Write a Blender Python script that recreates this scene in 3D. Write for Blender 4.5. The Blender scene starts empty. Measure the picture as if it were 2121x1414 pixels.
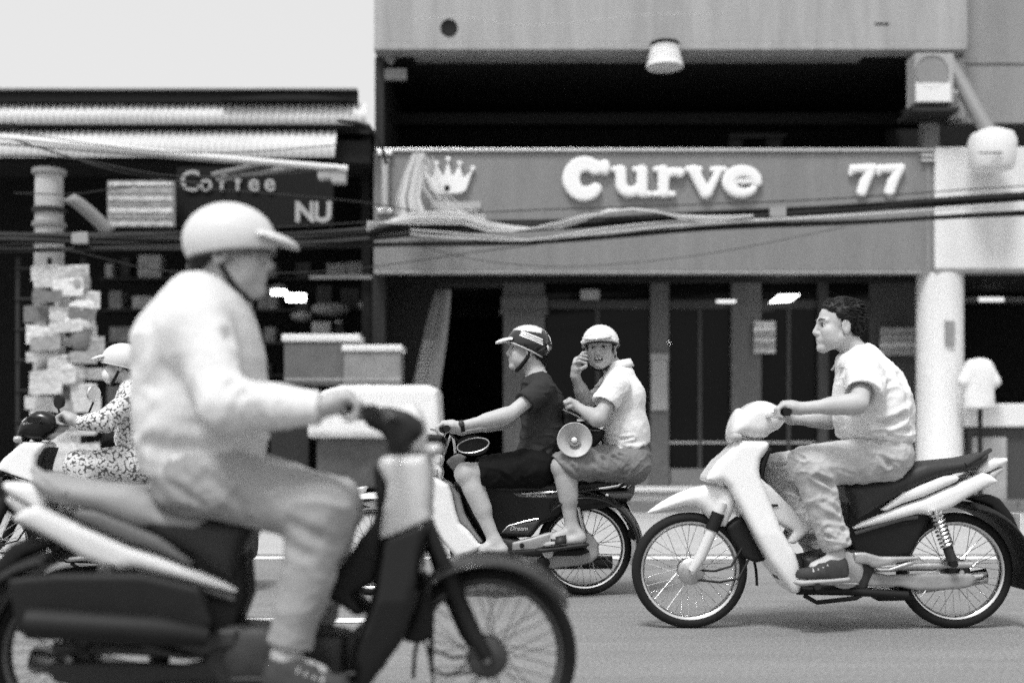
import bpy, math, random
import numpy as np
from mathutils import Vector
random.seed(7)
rng = np.random.default_rng(7)
C = bpy.context.scene.collection
SC = bpy.context.scene
rad = math.radians

# ------------------------------------------------------------------ camera, sky, sun, exposure
FPX, CAM_Z = 2500.0, 0.85            # focal length in photo pixels, lens height in metres
cam_d = bpy.data.cameras.new('camera')
cam = bpy.data.objects.new('camera', cam_d); C.objects.link(cam)
cam.location = (0, 0, CAM_Z); cam.rotation_euler = (rad(90), 0, 0)
cam_d.sensor_width = 36.0; cam_d.lens = FPX / 2121 * 36.0
cam_d.shift_y = (925 - 707) / 2121.0
cam_d.clip_end = 500
cam_d.dof.use_dof = True; cam_d.dof.focus_distance = 6.3; cam_d.dof.aperture_fstop = 1.05
SC.camera = cam
SUN_EL, SUN_AZ = 62, 205             # high hazy sun, from the street side, ahead of the riders
world = bpy.data.worlds.new('World'); SC.world = world; world.use_nodes = True
nt = world.node_tree; nt.nodes.clear()
sky = nt.nodes.new('ShaderNodeTexSky'); sky.sky_type = 'NISHITA'; sky.sun_disc = False
sky.sun_elevation = rad(SUN_EL); sky.sun_rotation = rad(SUN_AZ)
sky.air_density = 1.6; sky.dust_density = 6.0; sky.ozone_density = 1.0
bw = nt.nodes.new('ShaderNodeRGBToBW'); bg = nt.nodes.new('ShaderNodeBackground'); wo = nt.nodes.new('ShaderNodeOutputWorld')
nt.links.new(sky.outputs[0], bw.inputs[0]); ov = nt.nodes.new('ShaderNodeMath'); ov.operation = 'MULTIPLY_ADD'; ov.inputs[1].default_value = .35; ov.inputs[2].default_value = 3.4   # even veil of high cloud
nt.links.new(bw.outputs[0], ov.inputs[0]); nt.links.new(ov.outputs[0], bg.inputs[0]); nt.links.new(bg.outputs[0], wo.inputs[0])
bg.inputs[1].default_value = 0.10
sun_d = bpy.data.lights.new('sun', 'SUN'); sun_d.energy = 1.5; sun_d.angle = rad(14)
sun = bpy.data.objects.new('sun', sun_d); C.objects.link(sun)
_az = rad(SUN_AZ)
_sd = Vector((math.sin(_az) * math.cos(rad(SUN_EL)), math.cos(_az) * math.cos(rad(SUN_EL)), math.sin(rad(SUN_EL))))
sun.rotation_euler = _sd.to_track_quat('Z', 'Y').to_euler(); sun.location = (0, -5, 12)
vs = SC.view_settings; vs.view_transform = 'Standard'; vs.look = 'None'; vs.exposure = 0.9; vs.gamma = 1; vs.use_curve_mapping = False
SC.cycles.use_denoising = False
SC.cycles.use_adaptive_sampling = True; SC.cycles.adaptive_threshold = .16; SC.cycles.adaptive_min_samples = 16
SC.cycles.max_bounces = 6; SC.cycles.transparent_max_bounces = 6

# ------------------------------------------------------------------ helpers
def P(px, py, Y):
    """the point that stands Y metres down the street from the lens in the direction measured at (px, py) on the photo"""
    return np.array(((px - 1060.5) / FPX * Y, Y, CAM_Z + (925 - py) / FPX * Y))

def prop(o, label=None, cat=None, group=None, kind=None):
    if label: o['label'] = label
    if cat: o['category'] = cat
    if group: o['group'] = group
    if kind: o['kind'] = kind
    return o

def thing(name, loc, label, cat, group=None):
    o = bpy.data.objects.new(name, None); C.objects.link(o); o.location = tuple(float(v) for v in loc)
    o.empty_display_size = .2
    return prop(o, label, cat, group)

def worldloc(o):
    v = Vector((0, 0, 0))
    while o is not None:
        v = v + o.location; o = o.parent
    return v

class G:
    """collects vertices and faces in world metres"""
    def __init__(s): s.v = []; s.f = []
    def add(s, v, f):
        b = len(s.v); s.v.extend([tuple(map(float, p)) for p in v]); s.f.extend([tuple(i + b for i in q) for q in f]); return s
    def box(s, x0, x1, y0, y1, z0, z1):
        v = [(x, y, z) for x in (x0, x1) for y in (y0, y1) for z in (z0, z1)]
        return s.add(v, [(0, 1, 3, 2), (4, 6, 7, 5), (0, 4, 5, 1), (2, 3, 7, 6), (0, 2, 6, 4), (1, 5, 7, 3)])
    def prism(s, poly, y0, y1):
        n = len(poly)
        a = sum(poly[i][0] * poly[(i + 1) % n][1] - poly[(i + 1) % n][0] * poly[i][1] for i in range(n))
        if a < 0: poly = poly[::-1]
        v = [(p[0], y0, p[1]) for p in poly] + [(p[0], y1, p[1]) for p in poly]
        f = [tuple(range(n)), tuple(range(2 * n - 1, n - 1, -1))]
        f += [(i, i + n, (i + 1) % n + n, (i + 1) % n) for i in range(n)]
        return s.add(v, f)
    def tube(s, pts, r, n=8, cap=True):
        pts = [np.array(p, float) for p in pts]; m = len(pts)
        rs = [r] * m if np.isscalar(r) else list(r)
        t = [pts[min(i + 1, m - 1)] - pts[max(i - 1, 0)] for i in range(m)]
        t = [q / (np.linalg.norm(q) + 1e-12) for q in t]
        ref = np.array((0, 0, 1.)) if abs(t[0][2]) < .9 else np.array((1., 0, 0))
        u = np.cross(t[0], ref); u /= np.linalg.norm(u); v = []
        for i in range(m):
            u = u - t[i] * u.dot(t[i]); u /= np.linalg.norm(u) + 1e-12; w = np.cross(t[i], u)
            for k in range(n):
                a = 2 * math.pi * k / n; v.append(pts[i] + rs[i] * (math.cos(a) * u + math.sin(a) * w))
        f = [(i * n + k, i * n + (k + 1) % n, (i + 1) * n + (k + 1) % n, (i + 1) * n + k) for i in range(m - 1) for k in range(n)]
        if cap: f += [tuple(range(n - 1, -1, -1)), tuple(range((m - 1) * n, m * n))]
        return s.add(v, f)
    def lathe(s, c, ax, prof, n=24, sc=1.0, closed=False):
        """prof: list of (radius, offset along ax) turned about the axis through c"""
        ax = np.array(ax, float); ax /= np.linalg.norm(ax)
        ref = np.array((0, 0, 1.)) if abs(ax[2]) < .9 else np.array((1., 0, 0))
        u = np.cross(ax, ref); u /= np.linalg.norm(u); w = np.cross(ax, u); c = np.array(c, float); v = []; m = len(prof)
        for r, h in prof:
            for k in range(n):
                a = 2 * math.pi * k / n; v.append(c + ax * h + max(r, 1e-4) * (math.cos(a) * u + math.sin(a) * w * sc))
        f = [(i * n + k, i * n + (k + 1) % n, (i + 1) * n + (k + 1) % n, (i + 1) * n + k) for i in range(m - 1) for k in range(n)]
        if closed: f += [((m - 1) * n + k, (m - 1) * n + (k + 1) % n, (k + 1) % n, k) for k in range(n)]
        return s.add(v, f)
    def sheet(s, rows):
        n = len(rows[0]); v = [p for r in rows for p in r]
        return s.add(v, [(i * n + k, i * n + k + 1, (i + 1) * n + k + 1, (i + 1) * n + k) for i in range(len(rows) - 1) for k in range(n - 1)])

def put(name, g, m, parent=None, smooth=None, bevel=0, T=None, flip=False, base=None, thick=0):
    """links the collected shape as ONE mesh object, origin at its base or at its parent's"""
    v = np.array(g.v if isinstance(g, G) else g[0], dtype=float); f = g.f if isinstance(g, G) else g[1]
    if T is not None: v = T(v)
    off = np.array(worldloc(parent)) if parent is not None else (np.array(base) if base is not None else np.array(((v[:, 0].min() + v[:, 0].max()) / 2, (v[:, 1].min() + v[:, 1].max()) / 2, v[:, 2].min())))
    v = v - off
    me = bpy.data.meshes.new(name)
    if isinstance(f, np.ndarray):
        if flip: f = f[:, ::-1]
        nf = len(f); me.vertices.add(len(v)); me.vertices.foreach_set('co', v.astype(np.float32).ravel())
        me.loops.add(nf * 4); me.loops.foreach_set('vertex_index', np.ascontiguousarray(f, dtype=np.int32).ravel())
        me.polygons.add(nf); me.polygons.foreach_set('loop_start', np.arange(0, nf * 4, 4, dtype=np.int32)); me.update(calc_edges=True); me.validate()
    else:
        me.from_pydata(v.tolist(), [], [q[::-1] for q in f] if flip else f)
    me.materials.append(m)
    if smooth is None or smooth is True: me.shade_smooth()
    if smooth is None:
        try: me.set_sharp_from_angle(angle=rad(40))
        except Exception: pass
    o = bpy.data.objects.new(name, me); C.objects.link(o)
    if parent is not None: o.parent = parent
    else: o.location = tuple(off)
    if thick:
        md = o.modifiers.new('thickness', 'SOLIDIFY'); md.thickness = thick; md.offset = 0
    if bevel:
        md = o.modifiers.new('edges', 'BEVEL'); md.width = bevel; md.segments = 2; md.limit_method = 'ANGLE'; md.angle_limit = rad(40)
    return o

# ------------------------------------------------------------------ materials: the print is black and white, so every base colour is a grey
MATS = {}
def mat(name, g, rough=.6, metal=0., spec=.25, mott=.0, ms=6., bump=0., bs=60., coat=0., emit=0., stretch=(1, 1, 1), grain=0., gs=100., trans=0.0, spots=None):
    if name in MATS: return MATS[name]
    m = bpy.data.materials.new(name); m.use_nodes = True; n = m.node_tree; b = n.nodes['Principled BSDF']
    b.inputs['Base Color'].default_value = (g, g, g, 1); b.inputs['Roughness'].default_value = rough; b.inputs['Metallic'].default_value = metal
    b.inputs['Specular IOR Level'].default_value = spec
    if coat: b.inputs['Coat Weight'].default_value = coat; b.inputs['Coat Roughness'].default_value = .08
    if emit: b.inputs['Emission Color'].default_value = (1, 1, 1, 1); b.inputs['Emission Strength'].default_value = emit
    if trans: b.inputs['Transmission Weight'].default_value = trans
    if mott or bump or spots or grain:
        tc = n.nodes.new('ShaderNodeTexCoord'); mp = n.nodes.new('ShaderNodeMapping'); mp.inputs['Scale'].default_value = stretch
        n.links.new(tc.outputs['Object'], mp.inputs['Vector'])
    if mott:
        nz = n.nodes.new('ShaderNodeTexNoise'); nz.inputs['Scale'].default_value = ms; nz.inputs['Detail'].default_value = 8; nz.inputs['Roughness'].default_value = .65
        n.links.new(mp.outputs[0], nz.inputs['Vector'])
        mr = n.nodes.new('ShaderNodeMapRange'); mr.inputs['From Min'].default_value = .25; mr.inputs['From Max'].default_value = .75
        mr.inputs['To Min'].default_value = max(g * (1 - mott), 0); mr.inputs['To Max'].default_value = min(g * (1 + mott), .95)
        n.links.new(nz.outputs[0], mr.inputs['Value']); n.links.new(mr.outputs[0], b.inputs['Base Color'])
        rr = n.nodes.new('ShaderNodeMapRange'); rr.inputs['To Min'].default_value = max(rough - .12, .05); rr.inputs['To Max'].default_value = min(rough + .12, 1)
        n.links.new(nz.outputs[0], rr.inputs['Value']); n.links.new(rr.outputs[0], b.inputs['Roughness'])
    if spots:                                     # printed flower cloth: pale blossoms on a dark ground
        vo = n.nodes.new('ShaderNodeTexVoronoi'); vo.inputs['Scale'].default_value = spots[0]; nw = n.nodes.new('ShaderNodeTexNoise'); nw.inputs['Scale'].default_value = 22; n.links.new(mp.outputs[0], nw.inputs['Vector'])
        va = n.nodes.new('ShaderNodeVectorMath'); va.operation = 'MULTIPLY_ADD'; va.inputs[1].default_value = (.03, .03, .03); n.links.new(nw.outputs['Color'], va.inputs[0]); n.links.new(mp.outputs[0], va.inputs[2]); n.links.new(va.outputs[0], vo.inputs['Vector'])
        cr = n.nodes.new('ShaderNodeMapRange'); cr.inputs['From Min'].default_value = .54; cr.inputs['From Max'].default_value = .68
        cr.inputs['To Min'].default_value = spots[1]; cr.inputs['To Max'].default_value = spots[2]
        n.links.new(vo.outputs['Distance'], cr.inputs['Value']); n.links.new(cr.outputs[0], b.inputs['Base Color'])
    if bump:
        nb = n.nodes.new('ShaderNodeTexNoise'); nb.inputs['Scale'].default_value = bs; nb.inputs['Detail'].default_value = 6
        n.links.new(mp.outputs[0], nb.inputs['Vector'])
        bp = n.nodes.new('ShaderNodeBump'); bp.inputs['Strength'].default_value = bump; bp.inputs['Distance'].default_value = .01
        n.links.new(nb.outputs[0], bp.inputs['Height']); n.links.new(bp.outputs[0], b.inputs['Normal'])
    if grain:                                     # fine speckle: aggregate, weave or stucco
        ng = n.nodes.new('ShaderNodeTexNoise'); ng.inputs['Scale'].default_value = gs; ng.inputs['Detail'].default_value = 3; n.links.new(mp.outputs[0] if stretch == (1, 1, 1) else tc.outputs['Object'], ng.inputs['Vector'])
        gr = n.nodes.new('ShaderNodeMapRange'); gr.inputs['From Min'].default_value = .3; gr.inputs['From Max'].default_value = .7; gr.inputs['To Min'].default_value = 1 - grain; gr.inputs['To Max'].default_value = 1 + grain
        n.links.new(ng.outputs[0], gr.inputs['Value'])
        mu = n.nodes.new('ShaderNodeVectorMath'); mu.operation = 'SCALE'
        if b.inputs['Base Color'].links: n.links.new(b.inputs['Base Color'].links[0].from_socket, mu.inputs[0])
        else: mu.inputs[0].default_value = (g, g, g)
        n.links.new(gr.outputs[0], mu.inputs['Scale']); n.links.new(mu.outputs[0], b.inputs['Base Color'])
    MATS[name] = m
    return m

# ------------------------------------------------------------------ smooth solids: rounded shapes blended on a grid, then meshed
def smin(a, b, k):
    if k <= 0: return np.minimum(a, b)
    h = np.clip(.5 + .5 * (b - a) / k, 0, 1); return b + (a - b) * h - k * h * (1 - h)

class Solid:
    def __init__(s): s.q = []
    def cap(s, a, b, ra, rb=None, k=.02, sc=(1, 1, 1), op='+'):
        rb = ra if rb is None else rb; a = np.array(a, float); b = np.array(b, float); sc = np.array(sc, float)
        A, B = a / sc, b / sc; ba = B - A; L = max(ba.dot(ba), 1e-9)
        def fn(X, Y, Z):
            x, y, z = X / sc[0] - A[0], Y / sc[1] - A[1], Z / sc[2] - A[2]
            t = np.clip((x * ba[0] + y * ba[1] + z * ba[2]) / L, 0, 1)
            return np.sqrt((x - t * ba[0]) ** 2 + (y - t * ba[1]) ** 2 + (z - t * ba[2]) ** 2) - (ra + (rb - ra) * t)
        R = max(ra, rb) * sc
        s.q.append((fn, np.minimum(a, b) - R, np.maximum(a, b) + R, k, op)); return s
    def path(s, pts, rs, k=.02, op='+'):
        for i in range(len(pts) - 1): s.cap(pts[i], pts[i + 1], rs[i], rs[i + 1], k, op=op)
        return s
    def ell(s, c, r, axes=None, k=.02, op='+'):
        c = np.array(c, float); r = np.array(r, float); M = np.eye(3) if axes is None else np.array(axes, float)
        def fn(X, Y, Z):
            x, y, z = X - c[0], Y - c[1], Z - c[2]
            p = [M[i][0] * x + M[i][1] * y + M[i][2] * z for i in range(3)]
            k0 = np.sqrt((p[0] / r[0]) ** 2 + (p[1] / r[1]) ** 2 + (p[2] / r[2]) ** 2)
            k1 = np.sqrt((p[0] / r[0] ** 2) ** 2 + (p[1] / r[1] ** 2) ** 2 + (p[2] / r[2] ** 2) ** 2) + 1e-6
            return np.where(k0 < .02, -r.min(), k0 * (k0 - 1) / k1)
        e = np.sqrt(((M.T * r) ** 2).sum(1))
        s.q.append((fn, c - e, c + e, k, op)); return s
    def panel(s, poly, yc, w, r=.02, k=.0, op='+', wf=None):
        """a rounded slab with a drawn side outline (x, z), half thickness w about the depth yc"""
        p = np.array(poly, float)
        def fn(X, Y, Z):
            x = X[:, 0, :] if X.ndim == 3 else X; z = Z[:, 0, :]
            x, z = np.broadcast_arrays(X[:, 0, :] + 0 * Z[:, 0, :], Z[:, 0, :] + 0 * X[:, 0, :])
            d = np.full(x.shape, 1e9); sg = np.ones(x.shape); n = len(p)
            for i in range(n):
                a, b = p[i], p[i - 1]; ex, ez = b[0] - a[0], b[1] - a[1]; wx, wz = x - a[0], z - a[1]
                t = np.clip((wx * ex + wz * ez) / (ex * ex + ez * ez + 1e-12), 0, 1)
                d = np.minimum(d, (wx - ex * t) ** 2 + (wz - ez * t) ** 2)
                c1, c2, c3 = z >= a[1], z < b[1], ex * wz > ez * wx
                sg = np.where((c1 & c2 & c3) | (~c1 & ~c2 & ~c3), -sg, sg)
            d2 = (sg * np.sqrt(d))[:, None, :]
            ww = w if wf is None else wf(X, Z)
            q0 = d2 + r; q1 = np.abs(Y - yc) - ww + r
            return np.sqrt(np.maximum(q0, 0) ** 2 + np.maximum(q1, 0) ** 2) + np.minimum(np.maximum(q0, q1), 0) - r
        wm = w if wf is None else w * 1.6
        s.q.append((fn, np.array((p[:, 0].min(), yc - wm, p[:, 1].min())), np.array((p[:, 0].max(), yc + wm, p[:, 1].max())), k, op)); return s
    def half(s, p, nrm, k=0.):
        """cut away what lies beyond the plane through p on the side nrm points to"""
        p = np.array(p, float); nrm = np.array(nrm, float); nrm /= np.linalg.norm(nrm)
        s.q.append((lambda X, Y, Z: (X - p[0]) * nrm[0] + (Y - p[1]) * nrm[1] + (Z - p[2]) * nrm[2], None, None, k, '&')); return s
    def mesh(s, h=.006, fine=(), smooth=2):
        lo = np.min([q[1] for q in s.q if q[4] == '+'], axis=0) - 3 * h; hi = np.max([q[2] for q in s.q if q[4] == '+'], axis=0) + 3 * h
        ax = []
        for i in range(3):
            pts = [lo[i]]
            fs = [f for f in fine if f[0] == i]
            while pts[-1] < hi[i]:
                st = h
                for f in fs:
                    if f[1] - h < pts[-1] < f[2]: st = min(st, f[3])
                pts.append(pts[-1] + st)
            ax.append(np.array(pts))
        D = np.full([len(a) for a in ax], 1., np.float32)
        for fn, l, u, k, op in s.q:
            if l is None: sl = (slice(None),) * 3
            else:
                pad = k + 3 * h
                sl = tuple(slice(max(np.searchsorted(ax[i], l[i] - pad) - 1, 0), np.searchsorted(ax[i], u[i] + pad) + 1) for i in range(3))
            X, Y, Z = ax[0][sl[0]][:, None, None], ax[1][sl[1]][None, :, None], ax[2][sl[2]][None, None, :]
            if 0 in D[sl].shape: continue
            d = fn(X, Y, Z)
            if op == '+': D[sl] = smin(D[sl], d, k)
            elif op == '-': D[sl] = -smin(-D[sl], d, k)
            else: D[sl] = -smin(-D[sl], -d, k)
        return nets(D, ax, smooth)

def nets(D, ax, smooth=2):
    S = D < 0; n0, n1, n2 = D.shape
    cnt = np.zeros((n0 - 1, n1 - 1, n2 - 1), np.int8)
    for i in (0, 1):
        for j in (0, 1):
            for k in (0, 1): cnt += S[i:n0 - 1 + i, j:n1 - 1 + j, k:n2 - 1 + k]
    M = (cnt > 0) & (cnt < 8); cell = np.argwhere(M)
    idx = np.full(M.shape, -1, np.int32); idx[M] = np.arange(len(cell))
    acc = np.zeros((len(cell), 3)); num = np.zeros(len(cell))
    cs = [(i, j, k) for i in (0, 1) for j in (0, 1) for k in (0, 1)]
    for a in cs:
        for b in cs:
            if sum(b) - sum(a) == 1 and all(b[i] >= a[i] for i in range(3)):
                da = D[cell[:, 0] + a[0], cell[:, 1] + a[1], cell[:, 2] + a[2]]; db = D[cell[:, 0] + b[0], cell[:, 1] + b[1], cell[:, 2] + b[2]]
                c = (da < 0) != (db < 0); t = np.where(c, da / np.where(c, da - db, 1), 0)
                for i in range(3): acc[:, i] += np.where(c, a[i] + t * (b[i] - a[i]), 0)
                num += c
    fr = cell + acc / num[:, None]
    V = np.stack([np.interp(fr[:, i], np.arange(len(ax[i])), ax[i]) for i in range(3)], 1)
    F = []
    for a in range(3):
        sl0 = [slice(None)] * 3; sl1 = [slice(None)] * 3; sl0[a] = slice(0, -1); sl1[a] = slice(1, None)
        A, B = S[tuple(sl0)], S[tuple(sl1)]; e = np.argwhere(A != B)
        b, c = (a + 1) % 3, (a + 2) % 3
        ok = (e[:, b] > 0) & (e[:, c] > 0) & (e[:, b] < D.shape[b] - 1) & (e[:, c] < D.shape[c] - 1); e = e[ok]
        q = []
        for (ob, oc) in ((-1, -1), (0, -1), (0, 0), (-1, 0)):
            g = e.copy(); g[:, b] += ob; g[:, c] += oc; q.append(idx[g[:, 0], g[:, 1], g[:, 2]])
        q = np.stack(q, 1); ins = A[e[:, 0], e[:, 1], e[:, 2]]
        q[~ins] = q[~ins][:, ::-1]; F.append(q)
    F = np.concatenate(F)
    for _ in range(smooth):
        s_ = np.zeros_like(V); n_ = np.zeros(len(V))
        for i in range(4):
            for j in (1, 3):
                a_, b_ = F[:, i], F[:, (i + j) % 4]
                for d in range(3): s_[:, d] += np.bincount(a_, V[b_, d], len(V))
                n_ += np.bincount(a_, minlength=len(V))
        V = V * .45 + .55 * s_ / np.maximum(n_, 1)[:, None]
    return V, F

def normals(V, F):
    n = np.cross(V[F[:, 2]] - V[F[:, 0]], V[F[:, 3]] - V[F[:, 1]]); N = np.zeros_like(V)
    for i in range(4):
        for d in range(3): N[:, d] += np.bincount(F[:, i], n[:, d], len(V))
    return N / (np.linalg.norm(N, axis=1)[:, None] + 1e-12)

def vnoise(p):
    """smooth value noise, -1 to 1"""
    i = np.floor(p).astype(np.int64); f = p - i; f = f * f * (3 - 2 * f); r = 0
    for a in (0, 1):
        for b in (0, 1):
            for c in (0, 1):
                h = (i[:, 0] + a) * 374761393 + (i[:, 1] + b) * 668265263 + (i[:, 2] + c) * 2147483647
                h = (h ^ (h >> 13)) * 1274126177; h = (h ^ (h >> 16)) & 0xffff
                w = (f[:, 0] if a else 1 - f[:, 0]) * (f[:, 1] if b else 1 - f[:, 1]) * (f[:, 2] if c else 1 - f[:, 2])
                r = r + w * (h / 32767.5 - 1)
    return r

def drape(V, F, noise=(), folds=(), ridges=()):
    """cloth relief: noise = [(amplitude, (fx, fy, fz))], folds = [(points, width, depth)]"""
    N = normals(V, F); d = np.zeros(len(V))
    for amp, fr in noise: d += amp * vnoise(V * np.array(fr) + 17.3 * amp * 1000 % 7)
    for amp, fr in ridges:                              # sharp-crested creases along warped lines
        q = V * np.array(fr); q = q + .9 * np.stack([vnoise(q * .6 + 5.1), vnoise(q * .6 + 11.7), vnoise(q * .6 + 23.9)], 1)
        r = 1 - np.abs(vnoise(q)) * 3.2; d += amp * np.clip(r, -.25, 1) * (.35 + .65 * np.clip(vnoise(V * 4.3 + 3.7) + .5, 0, 1))
    for pts, w, dep in folds:
        m = np.full(len(V), 9.)
        for i in range(len(pts) - 1):
            a, b = np.array(pts[i]), np.array(pts[i + 1]); ba = b - a; t = np.clip(((V - a) @ ba) / (ba @ ba + 1e-9), 0, 1)
            taper = 1.0; m = np.minimum(m, np.linalg.norm(V - a - t[:, None] * ba, axis=1))
        d += -dep * np.exp(-(m / w) ** 2) + .55 * dep * np.exp(-((m - 1.9 * w) / w) ** 2)
    return V + N * d[:, None], F
# ------------------------------------------------------------------ materials used by the street
m_asph = mat('asphalt', .21, .85, grain=.32, gs=70, mott=.2, ms=3.0, bump=.35, bs=180, stretch=(.12, 1, 1))
m_conc = mat('pale_concrete_lane', .40, .85, grain=.2, gs=40, mott=.12, ms=2.0, bump=.3, bs=120, stretch=(.25, 1, 1))
m_line = mat('worn_road_paint', .8, .7, mott=.25, ms=14, bump=.2, bs=90)
m_kerb = mat('kerb_stone', .16, .85, mott=.25, ms=7, bump=.3, bs=40)
m_tile = mat('pavement_tile', .3, .7, mott=.2, ms=5, bump=.15, bs=40)
m_step = mat('step_tile', .36, .5, mott=.15, ms=6)
m_fascia = mat('sign_panel_grey', .205, .45, mott=.13, ms=1.6, stretch=(2.5, 1, .3), grain=.10, gs=45)
m_wall = mat('rendered_wall', .34, .85, mott=.22, ms=1.8, bump=.2, bs=25, stretch=(2.6, 1, .22), grain=.12, gs=40)
m_wall2 = mat('grey_render', .25, .85, grain=.12, gs=40, mott=.2, ms=1.6, bump=.2, bs=25, stretch=(1, 1, .4))
m_white = mat('white_paint', .72, .5, mott=.05, ms=3)
m_whitew = mat('white_wall', .66, .8, mott=.14, ms=1.5, bump=.15, bs=30, stretch=(2, 1, .25), grain=.08, gs=40)
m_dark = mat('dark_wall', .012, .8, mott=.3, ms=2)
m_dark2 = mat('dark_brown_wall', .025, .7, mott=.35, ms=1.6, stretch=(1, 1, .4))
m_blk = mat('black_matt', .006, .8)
m_wood = mat('dark_timber', .05, .5, mott=.3, ms=5, stretch=(6, 6, .5))
m_stone = mat('column_granite', .11, .55, mott=.2, ms=10)
m_glass = mat('shop_glass', .006, .06, spec=.12)
m_chrome = mat('chrome', .75, .18, metal=1)
m_alu = mat('dull_aluminium', .55, .4, metal=1, mott=.1, ms=20)
m_tin = mat('painted_tin_sheet', .6, .5, mott=.15, ms=2.2, bump=.1, bs=12, stretch=(.3, 1, 1))
m_letter = mat('white_letter', .8, .4)
m_lamp = mat('lit_lamp', .8, .5, emit=2.2)
m_dim = mat('dim_lamp', .7, .5, emit=.5)
m_cable = mat('black_cable', .006, .55)
m_cablew = mat('pale_cable', .48, .5)
m_paper = [mat('paper_%s' % k, g, .8, mott=.55, ms=16, stretch=(.5, 1, 3.), grain=.25, gs=30) for k, g in (('white', .66), ('pale', .5), ('mid', .3), ('dull', .16))]
m_cloth = mat('white_cloth_cover', .78, .85, mott=.05, ms=4)

def struct(name, g, m, **k):
    o = put(name, g, m, **k); o['kind'] = 'structure'; return o

# ------------------------------------------------------------------ ground
KY = 15.5                                              # front of the kerb
g = G(); g.add([(-60, -25, 0), (60, -25, 0), (60, KY + .02, 0), (-60, KY + .02, 0)], [(0, 1, 2, 3)]); struct('road', g, m_asph)
g = G(); g.add([(-60, 9.5, .004), (60, 9.5, .004), (60, KY - .004, .004), (-60, KY - .004, .004)], [(0, 1, 2, 3)]); struct('parking_lane', g, m_conc)
g = G(); g.add([(-60, 9.12, .004), (60, 9.12, .004), (60, 9.34, .004), (-60, 9.34, .004)], [(0, 1, 2, 3)]); prop(struct('lane_line', g, m_line))
for x0, x1, y0, y1 in ((-1.52, -.68, 5.82, 5.98), (-7.5, -5.2, 5.82, 5.98), (-.96, -.62, 4.95, 5.1), (-4.6, -2.6, 4.95, 5.1)):
    g = G(); g.add([(x0, y0, .004), (x1, y0, .004), (x1, y1, .004), (x0, y1, .004)], [(0, 1, 2, 3)]); struct('lane_marking', g, m_line)
kerb = struct('kerb', G().box(-30, 30, KY, KY + .2, -.1, .10), m_kerb)
for i in range(30):                                     # kerb stones with open joints
    x = -7.5 + i * .5
    g = G().box(x + .006, x + .494, KY - .012, KY + .2, 0, .16 + random.uniform(-.004, .004)); put('kerb_stone', g, m_kerb, kerb, smooth=False, bevel=.012)
pave = struct('pavement', G().box(-30, 30, KY + .2, 22, -.1, .145), m_kerb)
tile_me = None
for i in range(38):
    for j in range(2):
        x = -7.6 + i * .4; y = KY + .205 + j * .4
        if tile_me is None:
            t = put('paving_tile', G().box(x + .005, x + .395, y + .004, y + .396, .14, .16), m_tile, pave, smooth=False); tile_me = t
        else:
            c = tile_me.copy(); C.objects.link(c); c.parent = pave; c.location = (i * .4, j * .4, random.uniform(-.002, .002))

# ------------------------------------------------------------------ shop building behind the riders (frontage 7.3 m)
FY = 15.8; S1 = FPX / FY
def fx(px): return (px - 1060.5) / S1
def fz(py): return CAM_Z + (925 - py) / S1
SHY = 16.8; S2 = FPX / SHY
def sx(px): return (px - 1060.5) / S2
def sz(py): return CAM_Z + (925 - py) / S2
shop = thing('shop_building', (fx(1350), 18, 0), 'two storey grey shophouse with a recessed dark balcony over its glazed shopfront', 'building')
X0, X1 = fx(775), fx(1930)
put('parapet', G().box(X0, fx(2005), FY, FY + .25, fz(90), 7.6), m_wall, shop, smooth=False, bevel=.015)
put('parapet_trim', G().box(X0, fx(2000), FY - .05, FY + .25, fz(106), fz(91)), m_wall, shop, smooth=False, bevel=.012)
put('soffit', G().box(X0 + .5, fx(1800), FY + .26, 16.3, fz(106) + .003, fz(106) + .10), m_wall2, shop, smooth=False)
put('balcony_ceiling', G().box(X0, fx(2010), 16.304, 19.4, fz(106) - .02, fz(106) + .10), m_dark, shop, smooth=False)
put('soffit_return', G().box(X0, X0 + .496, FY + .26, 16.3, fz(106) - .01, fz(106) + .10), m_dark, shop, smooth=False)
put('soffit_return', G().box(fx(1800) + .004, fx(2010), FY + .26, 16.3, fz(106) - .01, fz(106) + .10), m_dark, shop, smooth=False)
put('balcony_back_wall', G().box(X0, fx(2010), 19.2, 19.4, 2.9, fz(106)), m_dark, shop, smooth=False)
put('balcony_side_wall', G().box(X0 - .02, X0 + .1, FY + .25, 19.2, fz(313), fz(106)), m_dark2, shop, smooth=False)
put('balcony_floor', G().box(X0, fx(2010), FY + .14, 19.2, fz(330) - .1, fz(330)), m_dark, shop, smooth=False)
for a, b in ((1560, 1592), (1648, 1682)):
    put('window_frame', G().box(fx(a), fx(b), 17.6, 17.68, fz(330), fz(215)), m_dark2, shop, smooth=False)
put('window_head', G().box(fx(1560), fx(1690), 17.55, 17.7, fz(215), fz(205)), m_dark2, shop, smooth=False)
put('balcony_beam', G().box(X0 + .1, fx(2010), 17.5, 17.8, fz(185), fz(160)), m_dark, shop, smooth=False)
put('balcony_post', G().box(fx(1930), fx(1962), FY + .3, FY + .5, fz(330), fz(106)), m_wall2, shop, smooth=False)
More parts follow.
